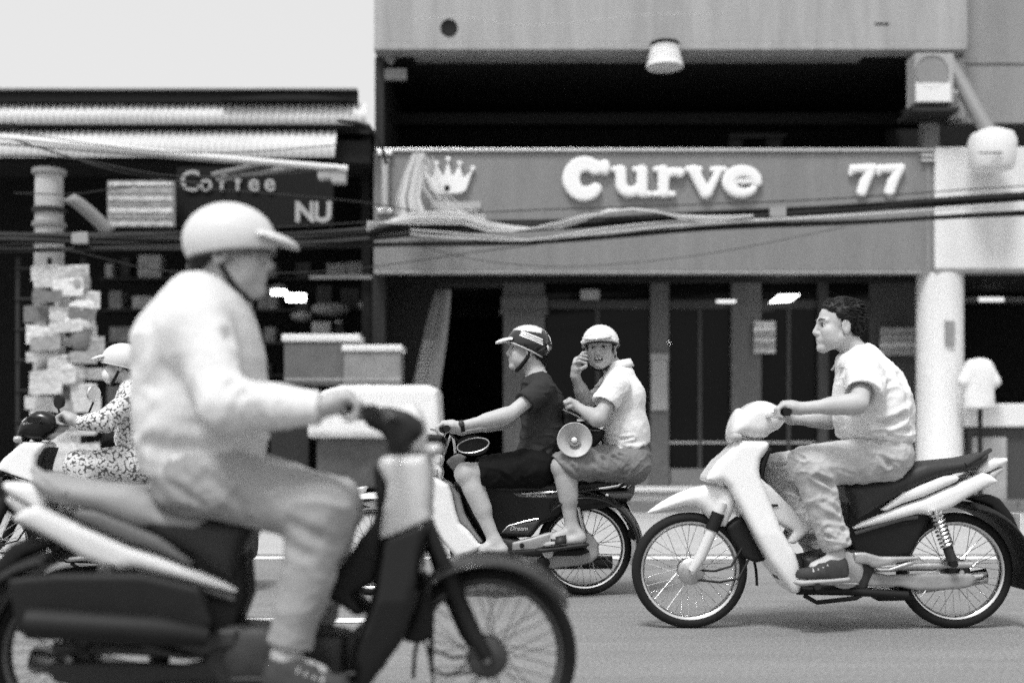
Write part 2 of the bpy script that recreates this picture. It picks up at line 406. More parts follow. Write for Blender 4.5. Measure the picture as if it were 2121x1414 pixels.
# ground floor
GZ = .31
put('step', G().box(sx(700), sx(2200), 16.42, 20, 0, GZ), m_step, shop, smooth=False, bevel=.012)
put('step_nosing', G().box(sx(700), sx(2200), 16.38, 16.415, GZ - .06, GZ - .004), m_white, shop, smooth=False)
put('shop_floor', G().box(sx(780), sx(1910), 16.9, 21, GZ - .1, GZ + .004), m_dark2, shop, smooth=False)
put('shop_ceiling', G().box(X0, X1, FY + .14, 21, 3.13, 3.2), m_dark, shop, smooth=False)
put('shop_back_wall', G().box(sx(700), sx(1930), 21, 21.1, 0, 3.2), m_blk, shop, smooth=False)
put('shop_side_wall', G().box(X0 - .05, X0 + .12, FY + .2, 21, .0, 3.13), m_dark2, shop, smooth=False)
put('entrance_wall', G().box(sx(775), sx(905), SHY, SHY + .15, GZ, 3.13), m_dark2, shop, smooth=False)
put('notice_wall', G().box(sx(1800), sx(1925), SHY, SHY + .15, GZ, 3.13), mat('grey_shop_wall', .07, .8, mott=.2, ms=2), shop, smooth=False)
def column(a, b, m, y=SHY, cap=None):
    o = put('column', G().box(sx(a), sx(b), y - .12, y + .12, GZ, 3.13), m, shop, smooth=False, bevel=.015)
    if cap:
        put('capital', G().box(sx(a) - .03, sx(b) + .03, y - .16, y + .16, sz(cap[1]), sz(cap[0])), m_stone, o, smooth=False, bevel=.01)
        put('capital_band', G().box(sx(a) - .05, sx(b) + .05, y - .18, y + .18, sz(cap[1]) - .05, sz(cap[1]) - .005), m_stone, o, smooth=False, bevel=.008)
    return o
column(1042, 1128, m_stone, cap=(616, 645))
c2 = column(1345, 1384, m_stone)
put('column_poster', G().box(sx(1347), sx(1380), SHY - .15, SHY - .125, sz(850), sz(737)), mat('poster_grey', .33, .6, mott=.15, ms=8), c2, smooth=False)
put('column_poster_head', G().box(sx(1345), sx(1382), SHY - .165, SHY - .15, sz(748), sz(734)), m_tile, c2, smooth=False)
column(1512, 1574, m_stone)
column(1690, 1712, m_wood)
for a, b in ((1130, 1345), (1386, 1512), (1575, 1690), (1712, 1800)):
    fr = put('window_frame', G().box(sx(a), sx(b), SHY - .04, SHY + .04, sz(640), sz(622)), m_wood, shop, smooth=False)
    put('pane', G().box(sx(a) + .01, sx(b) - .01, SHY - .008, SHY + .008, sz(970), sz(641)), m_glass, fr, smooth=False)
    put('transom_pane', G().box(sx(a) + .01, sx(b) - .01, SHY - .008, SHY + .008, sz(621), 3.12), m_glass, fr, smooth=False)
    put('glazing_bar', G().box(sx(a), sx(b), SHY - .03, SHY - .01, sz(918), sz(914)), m_alu, fr, smooth=False)
    mid = (sx(a) + sx(b)) / 2
    put('mullion', G().box(mid - .025, mid + .025, SHY - .035, SHY + .03, sz(970), sz(641)), m_wood, fr, smooth=False)
    put('base_panel', G().box(sx(a), sx(b), SHY - .06, SHY + .1, GZ, sz(970)), mat('base_panel_grey', .17, .6, mott=.2, ms=4), shop, smooth=False, bevel=.01)
put('door_head', G().box(sx(905), sx(1042), SHY - .05, SHY + .05, sz(596), sz(580)), m_wood, shop, smooth=False)
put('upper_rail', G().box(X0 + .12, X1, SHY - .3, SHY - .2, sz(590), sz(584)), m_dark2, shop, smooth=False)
# signboard with its raised letters
sign = thing('shop_sign', (fx(1350), FY, fz(560)), 'long grey shop signboard with raised white letters reading Curve and 77', 'sign')
put('board', G().box(X0, X1, FY - .06, FY + .14, fz(562), fz(318)), m_fascia, sign, smooth=False, bevel=.01)
put('top_trim', G().box(X0 + .03, X1, FY - .10, FY + .14, fz(317.5), fz(311)), m_alu, sign, smooth=False, bevel=.006)
put('lower_edge', G().box(X0, X1, FY - .075, FY + .12, fz(567), fz(562.5)), m_wall, sign, smooth=False)
for py in (322, 441):
    put('bracket', G().box(fx(783), fx(815), FY - .14, FY - .063, fz(py + 5), fz(py - 4)), m_alu, sign, smooth=False, bevel=.008)
put('tube_light', G().tube([P(798, 329, FY - .12), P(798, 436, FY - .12)], .05, 10), mat('frosted_tube', .42, .4), sign)
for py in (326, 336):
    put('bracket', G().box(fx(1902), fx(1932), FY - .12, FY - .063, fz(py + 2), fz(py - 2)), m_chrome, sign, smooth=False)
put('end_strip', G().box(fx(1915), fx(1921), FY - .075, FY - .063, fz(560), fz(340)), m_wall2, sign, smooth=False)
def letter(strokes, name='letter', m=m_letter):
    s = Solid()
    for st in strokes:
        pts = [(fx(p[0]), FY - .10, fz(p[1])) for p in st]
        for i in range(len(pts) - 1):
            s.cap(pts[i], pts[i + 1], st[i][2] / S1, st[i + 1][2] / S1, .012, (1, 1, 1))
    s.half((0, FY - .062, 0), (0, 1, 0)); s.half((0, FY - .15, 0), (0, -1, 0), .02)
    return put(name, s.mesh(.011, smooth=1), m, sign, smooth=True)
def arc(cx, cy, r, a0, a1, w0, w1, n=9, ry=None):
    ry = ry or r
    return [(cx + r * math.cos(rad(a0 + (a1 - a0) * i / n)), cy - ry * math.sin(rad(a0 + (a1 - a0) * i / n)), w0 + (w1 - w0) * i / n) for i in range(n + 1)]
letter([arc(1211, 375, 29, 45, 180, 14, 18, ry=31), arc(1211, 375, 29, 180, 318, 18, 13, ry=31), [(1228, 351, 14), (1250, 352, 13)], [(1252, 344, 9), (1252, 360, 8)]])
letter([[(1284, 358, 12), (1285, 386, 12)], arc(1304, 386, 19, 180, 330, 12, 10, ry=16), [(1328, 358, 12), (1328, 402, 12)], [(1270, 355, 6.5), (1284, 355, 6.5)], [(1314, 355, 6.5), (1328, 355, 6.5)], [(1330, 406, 6.5), (1344, 406, 6.5)]])
letter([[(1372, 358, 12), (1372, 402, 12)], [(1356, 355, 6.5), (1372, 355, 6.5)], [(1354, 406, 6.5), (1392, 406, 6.5)], [(1376, 372, 8), (1390, 360, 8.5), (1405, 362, 11)]])
letter([[(1434, 358, 12), (1458, 404, 12)], [(1486, 358, 8), (1464, 404, 9)], [(1421, 355, 6.5), (1447, 355, 6.5)], [(1473, 355, 6.5), (1497, 355, 6.5)]])
letter([arc(1535, 381, 29, 0, 180, 11, 14, ry=22), arc(1535, 381, 29, 180, 318, 14, 8, ry=23), [(1512, 381, 5.5), (1568, 379, 5.5)]])
for dx in (0, 57):
    letter([[(1763 + dx, 354, 9), (1804 + dx, 352, 9)], [(1801 + dx, 356, 9), (1786 + dx, 382, 11), (1780 + dx, 401, 11)], [(1760 + dx, 350, 5), (1757 + dx, 364, 5)]], 'numeral')
cr = G()
cr.prism([(fx(x), fz(y)) for x, y in ((878, 356), (897, 374), (905, 346), (920, 371), (929, 338), (938, 371), (953, 346), (961, 374), (980, 356), (966, 398), (952, 405), (906, 405), (892, 398))], FY - .13, FY - .062)
put('crown_emblem', cr, m_letter, sign, smooth=False, bevel=.01)
for x, y in ((878, 353), (905, 343), (929, 334), (953, 343), (980, 353)):
    put('crown_ball', G().lathe((fx(x), FY - .10, fz(y)), (0, 1, 0), [(0, -.036), (.025, -.025), (.036, 0), (.025, .025), (0, .036)], 12), m_letter, sign)
put('crown_jewel', G().lathe((fx(927), FY - .132, fz(394)), (0, 1, 0), [(0, -.012), (.03, -.008), (.045, .004)], 14), m_dark, sign)
put('crown_shelf', G().box(fx(893), fx(997), FY - .10, FY - .063, fz(436), fz(421)), mat('grey_shelf', .38, .6), sign, smooth=False, bevel=.008)
# lamp under the slab
def slab_lamp(px, label):
    t = thing('ceiling_lamp', P(px, 145, FY - .1), label, 'lamp', 'lamps under the parapet')
    for nm, r0, r1, py0, py1 in (('mount', .19, .19, 95, 102), ('housing', .19, .185, 103.5, 111), ('ring', .19, .20, 112, 118), ('ring', .205, .215, 119.5, 126), ('ring', .215, .225, 127, 133), ('shade', .225, .245, 134, 145)):
        put(nm, G().lathe((fx(px), FY - .1, fz(py1)), (0, 0, 1), [(0, 0), (r1, 0), (r0, (py1 - py0) / S1), (0, (py1 - py0) / S1)], 24), m_dark if nm == 'mount' else m_white, t)
    put('core', G().tube([(fx(px), FY - .1, fz(140)), (fx(px), FY - .1, fz(98))], .16, 16), m_wall2, t)
slab_lamp(1375, 'white stepped round lamp hanging under the parapet above the letter r')
t = thing('wall_bracket', P(812, 150, FY + .3), 'pale wall bracket fixed in the upper corner of the dark balcony', 'bracket')
put('bracket_plate', G().box(fx(790), fx(838), FY + .27, FY + .36, fz(152), fz(128)), m_wall2, t, smooth=False, bevel=.01)
put('bracket_arm', G().tube([P(785, 108, FY + .3), P(800, 118, FY + .3), P(815, 130, FY + .3)], .06, 8), m_wall2, t)
put('drain_hole', G().lathe((fx(930), FY - .006, fz(58)), (0, 1, 0), [(0, 0), (.07, 0), (.10, -.012), (.115, 0.002)], 18), m_dark, shop)
put('weep_slot', G().box(fx(1812), fx(1842), FY - .006, FY + .01, fz(52), fz(48)), m_dark, shop, smooth=False)
# air conditioner at the upper right corner
t = thing('air_conditioner', P(1915, 240, FY - .2), 'boxy white air conditioner unit on a bracket at the balcony end', 'air conditioner')
put('casing', G().box(fx(1878), fx(1958), FY - .32, FY + .02, fz(228), fz(126)), m_wall, t, smooth=False, bevel=.02)
put('grille', G().lathe((fx(1912), FY - .325, fz(165)), (0, 1, 0), [(0, 0), (.2, 0), (.21, -.012), (.225, 0.01)], 24), m_wall2, t)
put('lower_panel', G().box(fx(1880), fx(1950), FY - .335, FY - .322, fz(226), fz(188)), m_white, t, smooth=False, bevel=.01)
put('pipe', G().tube([P(1950, 190, FY - .2), P(1968, 186, FY - .2), P(1985, 196, FY - .15)], .03, 8), m_white, t)
put('bracket', G().box(fx(1872), fx(1966), FY - .36, FY + .25, fz(245), fz(238)), m_dark2, t, smooth=False)
# neighbour on the right
nb = thing('corner_building', (fx(2080), 18, 0), 'pale corner building with a blank white signboard over a round column', 'building')
put('wall', G().box(fx(1990), fx(3800), FY + .4, FY + .6, fz(238), 8.0), m_wall2, nb, smooth=False)
put('wall_joint', G().box(fx(2008), fx(3800), FY + .39, FY + .397, fz(114), fz(112)), m_dark2, nb, smooth=False)
put('pilaster', G().box(fx(1966), fx(2012), FY + .22, FY + .398, fz(236), fz(108)), m_wall, nb, smooth=False, bevel=.01)
put('signboard', G().box(fx(1931), fx(3800), FY - .12, FY + .1, fz(560), fz(309)), m_whitew, nb, smooth=False, bevel=.015)
put('signboard_edge', G().box(fx(1931), fx(3800), FY - .14, FY + .1, fz(567), fz(560.5)), m_wall2, nb, smooth=False)
put('round_column', G().lathe((fx(1955), FY + .15, .16), (0, 0, 1), [(0, 0), (.315, 0), (.315, .5), (.3, .52), (.3, fz(567) - .16), (0, fz(567) - .16)], 32), m_whitew, nb)
put('column_plate', G().box(fx(1948), fx(1967), FY - .19, FY - .15, fz(715), fz(667)), m_wall2, nb, smooth=False)
put('upper_floor', G().box(fx(2010), fx(3800), FY + .6, 20, 4.6, 4.7), m_dark, nb, smooth=False)
put('upper_back_wall', G().box(fx(1990), fx(3900), 19, 19.2, 4.6, 8), m_dark, nb, smooth=False)
put('shop_back_wall', G().box(sx(1900), sx(3900), 20, 20.1, 0, 4.6), m_blk, nb, smooth=False)
put('shop_roof', G().box(fx(1935), fx(3800), FY + .1, 20, fz(562), fz(550)), m_dark, nb, smooth=False)
put('shop_shelf', G().box(sx(2008), sx(3000), 18, 18.4, sz(600), sz(594)), m_wall2, nb, smooth=False)
put('floor_slab', G().box(sx(1926), sx(3900), 16.9, 20, .1, GZ + .002), m_dark2, nb, smooth=False)
def tube_lamp(a, b, py, Y, label, r=.02, m=m_lamp):
    o = put('lamp_tube', G().tube([P(a, py, Y), P(b, py, Y)], r, 8), m); return prop(o, label, 'lamp', 'lit tubes inside the shops')
tube_lamp(2028, 2078, 620, 17.6, 'lit tube lamp inside the corner shop', .03, m_dim)
tube_lamp(1372, 1410, 710, 18.5, 'short lit tube behind the shop glass, highest of its three', .012)
tube_lamp(1408, 1452, 712, 18.9, 'short lit tube behind the shop glass, middle of its three', .012)
tube_lamp(1402, 1440, 719, 18.9, 'short lit tube behind the shop glass, lowest of its three', .012)
tube_lamp(1290, 1325, 710, 18.5, 'short lit tube beside the white helmet inside the shop', .012)
tube_lamp(1484, 1524, 624, 16.5, 'slim lit tube lamp under the shop soffit', .022, m_dim)
g = G().prism([tuple(P(x, y, 16.3)[[0, 2]]) for x, y in ((1592, 627), (1612, 612), (1655, 611), (1636, 625))], 16.2, 16.32)
prop(put('spotlight', g, m_lamp, smooth=False, bevel=.01), 'slanted lit spotlight near the bareheaded rider', 'lamp')
prop(put('lamp_box', G().box(sx(1200), sx(1238), SHY - .35, SHY - .22, sz(625), sz(606)), m_wall, smooth=False, bevel=.01), 'small square lamp box over the shop windows', 'lamp')
# white light head on a slanting arm by the corner signboard
t = thing('floodlight', P(2050, 330, FY - .5), 'round white floodlight head on a slanting grey arm above the white signboard', 'lamp')
put('arm', G().tube([P(1958, 120, FY + .1), P(2000, 190, FY - .2), P(2052, 282, FY - .5)], .10, 12), mat('grey_tube', .22, .5), t)
put('head', G().lathe(P(2055, 350, FY - .5), (0, 0, 1), [(0, 0), (.26, 0), (.28, .06), (.30, .34), (.26, .44), (.12, .50), (0, .51)], 24), m_white, t)
put('seam', G().box(*[P(2028, 0, FY - .82)[0], P(2076, 0, FY - .82)[0]], FY - .83, FY - .8, fz(349), fz(347)), m_dark2, t, smooth=False)
# paper notices
for k, (a, b, y0, y1, n) in enumerate(((1556, 1600, 668, 735, 6), (1815, 1898, 681, 740, 4))):
    t = thing('notice_board', P((a + b) / 2, y1, SHY - .2), ('striped white price list hung on the granite column beside the spotlight', 'wide pale notice board on the wall behind the bareheaded rider')[k], 'notice', 'notices on the shopfront')
    h = (y1 - y0) / n
    for i in range(n):
        put('notice_strip', G().box(sx(a), sx(b), SHY - .19, SHY - .165, sz(y0 + (i + .86) * h), sz(y0 + i * h)), m_paper[(1, 0, 2, 1, 2, 1)[i] if k == 0 else (2, 2, 1, 2)[i]], t, smooth=False)
# hanging mesh blind beside the doorway
rows = []
for i in range(24):
    f = i / 23; y = 600 + 300 * f; a = 905 - 65 * f ** .8 - 4 * f; b = 934 - 40 * f ** 1.4
    rows.append([P(a + (b - a) * q / 5, y, 16.2 + .1 * math.sin(q * 1.1)) for q in range(6)])
bl = prop(put('mesh_blind', G().sheet(rows), mat('blind_mesh', .2, .7, mott=.1, ms=30), thick=.008, smooth=False), 'long grey mesh blind hanging aslant beside the black doorway', 'blind')
for i in range(8, 23):
    for q in (.25, .75):
        y = 600 + 300 * (i + q) / 23; f = (i + q) / 23; a = 905 - 65 * f ** .8 - 4 * f; b = 934 - 40 * f ** 1.4
        put('blind_slat', G().tube([P(a + 2, y, 16.18), P(b - 2, y, 16.27)], .012, 6), mat('blind_slat', .34, .6), bl)

ORD = ('topmost', 'second', 'third', 'fourth', 'fifth', 'sixth', 'seventh', 'eighth', 'ninth', 'tenth', 'eleventh', 'twelfth', 'thirteenth', 'fourteenth', 'lowest', 'last', 'last')
# ------------------------------------------------------------------ low tin-roofed shops on the left
lf = thing('tin_roofed_shop', (fx(300), 18, 0), 'low open-fronted shop row under two long pale tin awnings', 'building')
LX0 = -15; LX1 = X0 - .08
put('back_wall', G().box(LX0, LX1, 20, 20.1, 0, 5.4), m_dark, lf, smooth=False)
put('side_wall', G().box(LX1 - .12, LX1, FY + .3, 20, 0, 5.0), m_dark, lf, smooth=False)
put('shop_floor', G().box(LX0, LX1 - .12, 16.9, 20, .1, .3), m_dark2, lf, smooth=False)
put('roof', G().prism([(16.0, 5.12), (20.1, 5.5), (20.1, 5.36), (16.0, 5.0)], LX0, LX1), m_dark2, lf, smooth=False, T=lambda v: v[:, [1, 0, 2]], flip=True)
put('eave_board', G().box(LX0, LX1 - .1, FY - .32, FY - .2, fz(226), fz(204)), m_blk, lf, smooth=False)
put('eave_trim', G().box(LX0, LX1 - .1, FY - .36, FY - .2, fz(203), fz(199)), m_wall2, lf, smooth=False)
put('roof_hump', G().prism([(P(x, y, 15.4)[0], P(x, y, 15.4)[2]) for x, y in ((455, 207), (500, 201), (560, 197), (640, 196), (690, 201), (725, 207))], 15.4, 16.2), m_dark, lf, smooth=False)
def corrugated(name, x0, x1, zt, zb, y, m, slope=.0, pitch=.09):
    n = int((x1 - x0) / pitch * 4); rows = []
    for z, dy in ((zt, slope), (zb, 0)):
        rows.append([(x0 + (x1 - x0) * i / n, y + dy + .012 * math.sin(i * math.pi / 2), z) for i in range(n + 1)])
    return put(name, G().sheet(rows), m, lf, thick=.004, smooth=True)
corrugated('tin_awning', fx(34) - 2, fx(765), fz(225), fz(269), FY - .36, m_tin, .12)
put('awning_rail', G().box(LX0, fx(770), FY - .36, FY - .28, fz(281), fz(270)), m_blk, lf, smooth=False)
put('awning_rail_lip', G().box(fx(60), fx(770), FY - .40, FY - .365, fz(274), fz(271)), m_wall2, lf, smooth=False)
corrugated('tin_awning', fx(10) - 2, fx(705), fz(282), fz(345), FY - .5, m_tin, .2)
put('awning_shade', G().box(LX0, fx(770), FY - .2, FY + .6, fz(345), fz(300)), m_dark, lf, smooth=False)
# pale bar that slopes down in front of the awning, with two lamps on its end
t = thing('awning_bar', P(400, 320, 14.6), 'long pale awning bar sloping down to a lamp bracket', 'bar')
put('bar', G().tube([P(-120, 274, 14.6), P(30, 287, 14.6), P(400, 322, 14.6), P(720, 349, 14.6)], .035, 8), m_white, t)
put('thin_bar', G().tube([P(-120, 292, 14.65), P(30, 300, 14.65), P(400, 330, 14.65), P(700, 352, 14.65)], .018, 8), m_wall, t)
for a, b, y0, y1 in ((660, 690, 346, 374), (688, 718, 352, 382)):
    put('lamp_head', G().box(P(a, 0, 14.7)[0], P(b, 0, 14.7)[0], 14.6, 14.75, P(0, y1, 14.7)[2], P(0, y0, 14.7)[2]), m_wall, t, smooth=False, bevel=.015)
for (x0, y0, x1, y1) in ((440, 362, 560, 335), (450, 372, 650, 340)):
    put('stay', G().tube([P(x0, y0, 14.9), P(x1, y1, 14.7)], .03, 8), m_wall2, t)
# signboards of the row
t = thing('price_board', P(290, 470, 15.0), 'white striped price board hanging under the tin awning', 'sign')
put('board', G().box(P(222, 0, 15)[0], P(362, 0, 15)[0], 15.0, 15.05, P(0, 470, 15)[2], P(0, 374, 15)[2]), m_wall2, t, smooth=False)
for y0, y1, k in ((378, 384, 0), (388, 402, 2), (406, 416, 1), (420, 427, 2), (430, 441, 0), (444, 454, 2), (458, 468, 1)):
    put('board_strip', G().box(P(226, 0, 15)[0], P(358, 0, 15)[0], 14.985, 14.997, P(0, y1, 15)[2], P(0, y0, 15)[2]), m_paper[k], t, smooth=False)
def text_mesh(txt, size, m, parent, loc, extrude=.02, bold=.0, name='lettering', shear=0., mir=False):
    cu = bpy.data.curves.new(name, 'FONT'); cu.body = txt; cu.size = size; cu.extrude = extrude; cu.offset = bold; cu.align_x = 'CENTER'; cu.shear = shear
    o = bpy.data.objects.new(name + '_curve', cu); C.objects.link(o)
    me = bpy.data.meshes.new_from_object(o.evaluated_get(bpy.context.evaluated_depsgraph_get())); bpy.data.objects.remove(o)
    me.materials.clear(); me.materials.append(m); me.name = name
    q = bpy.data.objects.new(name, me); C.objects.link(q); q.parent = parent; q.rotation_euler = (rad(90), 0, 0)
    q.location = Vector(loc) - worldloc(parent); return q
t = thing('coffee_sign', P(470, 465, 15.2), 'black cafe signboard with grey letters reading Coffee', 'sign')
put('board', G().box(P(366, 0, 15.2)[0], P(690, 0, 15.2)[0], 15.2, 15.26, P(0, 468, 15.2)[2], P(0, 346, 15.2)[2]), m_blk, t, smooth=False)
for i, ch in enumerate('Coffee'):
    text_mesh(ch, .30 if i else .36, mat('sign_letter_grey', .36, .5), t, P(394 + i * 33, 395, 15.18), .015, .005, name='letter')
for i, ch in enumerate('NU'):
    text_mesh(ch, .34, mat('sign_letter_grey', .36, .5), t, P(632 + i * 36, 458, 15.18), .015, .014, name='letter')
for a, b, y0, y1 in ((561, 592, 599, 610), (592, 632, 607, 624)):
    prop(put('light_box', G().box(P(a, 0, 16.6)[0], P(b, 0, 16.6)[0], 16.6, 16.68, P(0, y1, 16.6)[2], P(0, y0, 16.6)[2]), mat('bright_box', .9, .5, emit=3.), smooth=False, bevel=.01), 'small glowing white light box in the dark shop, %s of a touching pair' % ('upper' if a == 561 else 'lower'), 'lamp', 'glowing light boxes')
put('shop_rail', G().box(P(640, 0, 16)[0], P(770, 0, 16)[0], 16.0, 16.06, P(0, 577, 16)[2], P(0, 570, 16)[2]), m_wall2, lf, smooth=False)
for (x, y, w, h_, gk) in ((640, 640, 90, 30, 3), (740, 632, 40, 22, 2), (780, 650, 40, 16, 2), (690, 668, 26, 10, 2), (760, 690, 36, 14, 3), (600, 655, 50, 24, 3), (560, 600, 36, 30, 3)):
    g = Solid().ell(P(x + w / 2, y, 17.2), (w / 300, .15, h_ / 300), k=.02)
    prop(put('stock_bundle', g.mesh(.03), m_paper[gk], smooth=True), {640: 'long dull wrapped bundle right of the glowing light boxes', 740: 'rounded grey bundle highest on the dark shop shelves', 780: 'grey bundle nearest the building corner in the dark shop', 690: 'tiny grey bundle just over the smaller storage box', 760: 'flat dull bundle by the corner over the storage box', 600: 'dull bundle just over the wide storage box lid', 560: 'tall dull bundle behind the glowing light boxes'}[x], 'bundle', 'bundles in the dark shop')
for r_, (zz, y0) in enumerate(((575, 17.6), (640, 17.4), (708, 17.2), (775, 17.4), (842, 17.3), (910, 17.2), (980, 17.3))):
    put('stock_shelf', G().box(P(205, 0, y0)[0], P(770, 0, y0)[0], y0, y0 + .4, P(0, zz + 4, y0)[2], P(0, zz, y0)[2]), m_dark2, lf, smooth=False)
    x = 212 + random.uniform(0, 20)
    kk = 0
    while x < 760:
        w = random.uniform(14, 52); hh = random.uniform(14, 50)
        o = put('stock_box', G().box(P(x, 0, y0)[0], P(x + w, 0, y0)[0], y0 + random.uniform(-.05, .1), y0 + .35, P(0, zz - .5, y0)[2], P(0, zz - hh, y0)[2]), random.choice((m_dark2, m_dark2, m_paper[3], m_paper[3], m_paper[2])), smooth=False, bevel=.01)
        prop(o, '%s packet from the left end of the %s shelf in the dark shop' % ((('first',) + ORD[1:])[min(kk, 14)], ORD[r_]), 'packet', 'stock on the dark shop shelves'); x += w + random.uniform(2, 40); kk += 1
# vendor cart with boxes and white cover in front of the row
CY = 14.7
t = thing('vendor_cart', P(775, 1050, CY), 'street vendor cart under a bulging white cloth cover', 'cart')
s = Solid().panel([tuple(P(x, y, CY)[[0, 2]]) for x, y in ((640, 835), (668, 812), (710, 799), (800, 797), (890, 799), (908, 806), (912, 892), (902, 906), (640, 906))], CY + .35, .5, .08)
V, F = s.mesh(.02); put('cloth_cover', drape(V, F, [(.012, (6, 6, 3)), (.006, (14, 14, 5))]), m_cloth, t, smooth=True)
put('cart_body', G().box(P(655, 0, CY)[0], P(900, 0, CY)[0], CY + .02, CY + .7, .35, P(0, 900, CY)[2]), mat('cart_steel', .09, .5, mott=.3, ms=5), t, smooth=False, bevel=.02)
for x in (690, 860):
    put('cart_wheel', G().lathe((P(x, 0, CY)[0], CY - .02, .24), (0, 1, 0), [(.17, -.03), (.24, -.03), (.24, .03), (.17, .03)], 28, closed=True), m_blk, t)
def crate(a, b, y0, y1, Y, label, mm, lid):
    t = thing('storage_box', P((a + b) / 2, y1, Y), label, 'box', 'boxes on the vendor cart')
    put('body', G().box(P(a, 0, Y)[0], P(b, 0, Y)[0], Y, Y + .45, P(0, y1, Y)[2], P(0, y0 + lid, Y)[2]), mm, t, smooth=False, bevel=.02)
    put('lid', G().box(P(a - 4, 0, Y)[0], P(b + 4, 0, Y)[0], Y - .03, Y + .47, P(0, y0 + lid, Y)[2] + .002, P(0, y0, Y)[2]), m_white, t, smooth=False, bevel=.02)
    put('band', G().box(P(a + 1, 0, Y)[0], P(b - 1, 0, Y)[0], Y - .012, Y, P(0, y1 - 9, Y)[2], P(0, y1 - 14, Y)[2]), m_tile, t, smooth=False)
crate(588, 742, 692, 797, 15.0, 'wide grey box with a white lid on the vendor cart', mat('box_grey', .12, .6, mott=.25, ms=4), 16)
crate(712, 830, 714, 796, 14.85, 'smaller pale box with a white lid on the vendor cart', mat('box_pale', .22, .6, mott=.25, ms=4), 14)
prop(put('cart_rack', G().box(P(560, 0, 15.1)[0], P(640, 0, 15.1)[0], 15.1, 15.6, .16, P(0, 800, 15.1)[2]), m_dark2, smooth=False, bevel=.02), 'dark wooden stand next to the vendor cart', 'stand')
# concrete utility pole hung with posters and bags
PY = 13.6
t = thing('utility_pole', P(102, 1115, PY), 'round concrete utility pole crossed by cable bundles', 'pole')
def pz(py): return P(0, py, PY)[2]
put('shaft', G().lathe((P(102, 0, PY)[0], PY, 0), (0, 0, 1), [(0, 0), (.19, 0), (.15, pz(358)), (0, pz(358))], 20), mat('pole_concrete', .42, .85, mott=.2, ms=4, bump=.2, bs=30), t)
for y0, y1, m_ in ((432, 442, m_dark2), (462, 470, m_wall2), (352, 362, m_wall2)):
    put('clamp', G().lathe((P(102, 0, PY)[0], PY, pz(y1)), (0, 0, 1), [(.16, 0), (.185, 0), (.185, (y1 - y0) / FPX * PY), (.16, (y1 - y0) / FPX * PY)], 20, closed=True), m_, t)
put('strap', G().sheet([[P(128 + 85 * f ** .8 + d, 415 + 72 * f + d * -.5, PY - .1 + .2 * f) for d in (0, 26)] for f in [i / 10 for i in range(11)]]), mat('strap_grey', .28, .7), t, thick=.02)
k = 0
for i in range(15):
    for j in range(3):
        y = 545 + i * 31 + random.uniform(-6, 6); x = 56 + j * 46 + random.uniform(-8, 8) + (14 if i < 3 else 0); w = random.uniform(44, 70); h_ = random.uniform(20, 42)
        if j == 2 and i < 2: continue
        Yp = PY - .3 - .05 * ((i + j) % 3) - .006 * k * .3
        a, b = P(x, y + h_, Yp), P(x + w, y, Yp); tl = random.uniform(-.012, .012)
        g = G().sheet([[(a[0] + (b[0] - a[0]) * u / 3, Yp + .008 * math.sin(u * 1.3 + i + j), (b[2] if v else a[2]) + tl * (u - 1.5)) for u in range(4)] for v in (0, 1)])
        tone = random.choice((0, 0, 1, 1, 1, 2, 2, 3))
        o = put('printed_sheet', g, m_paper[tone], thick=.002, smooth=False)
        prop(o, '%s printed sheet in the %s row of the newspaper rack, %s' % (('white', 'pale', 'grey', 'dull')[tone], ORD[i], ('outer end', 'in the middle', 'at the doorway end')[j]), 'printed sheet', 'sheets on the newspaper rack'); k += 1
t = thing('newspaper_rack', P(115, 1115, PY - .15), 'tall dark newspaper rack standing round the concrete pole', 'rack')
for x in (54, 118, 186):
    put('upright', G().box(P(x, 0, PY)[0] - .02, P(x, 0, PY)[0] + .02, PY - .24, PY - .2, 0, pz(540)), m_dark2, t, smooth=False)
for y in range(560, 1100, 62):
    put('rail', G().box(P(50, 0, PY)[0], P(190, 0, PY)[0], PY - .26, PY - .2, pz(y + 4), pz(y)), m_dark2, t, smooth=False)
for (x, y, w, h_, gk) in ((162, 585, 24, 30, 2), (170, 640, 30, 20, 0), (165, 668, 32, 18, 0), (168, 705, 24, 26, 3), (160, 742, 26, 14, 3), (150, 775, 30, 26, 1)):
    s = Solid().ell(P(x, y, PY - .35), (w / 184 , .07, h_ / 184), k=.01)
    V, F = s.mesh(.012); prop(put('hanging_bag', drape(V, F, [(.012, (9, 9, 6))]), m_paper[gk], smooth=True), '%s stuffed bag hung on the newspaper rack side at %s' % (('white', 'pale', 'grey', 'dull')[gk], {585: 'its top bar', 640: 'its second bar', 668: 'its third bar', 705: 'its fourth bar', 742: 'its fifth bar', 775: 'its sixth bar'}[y]), 'bag', 'bags on the newspaper rack')

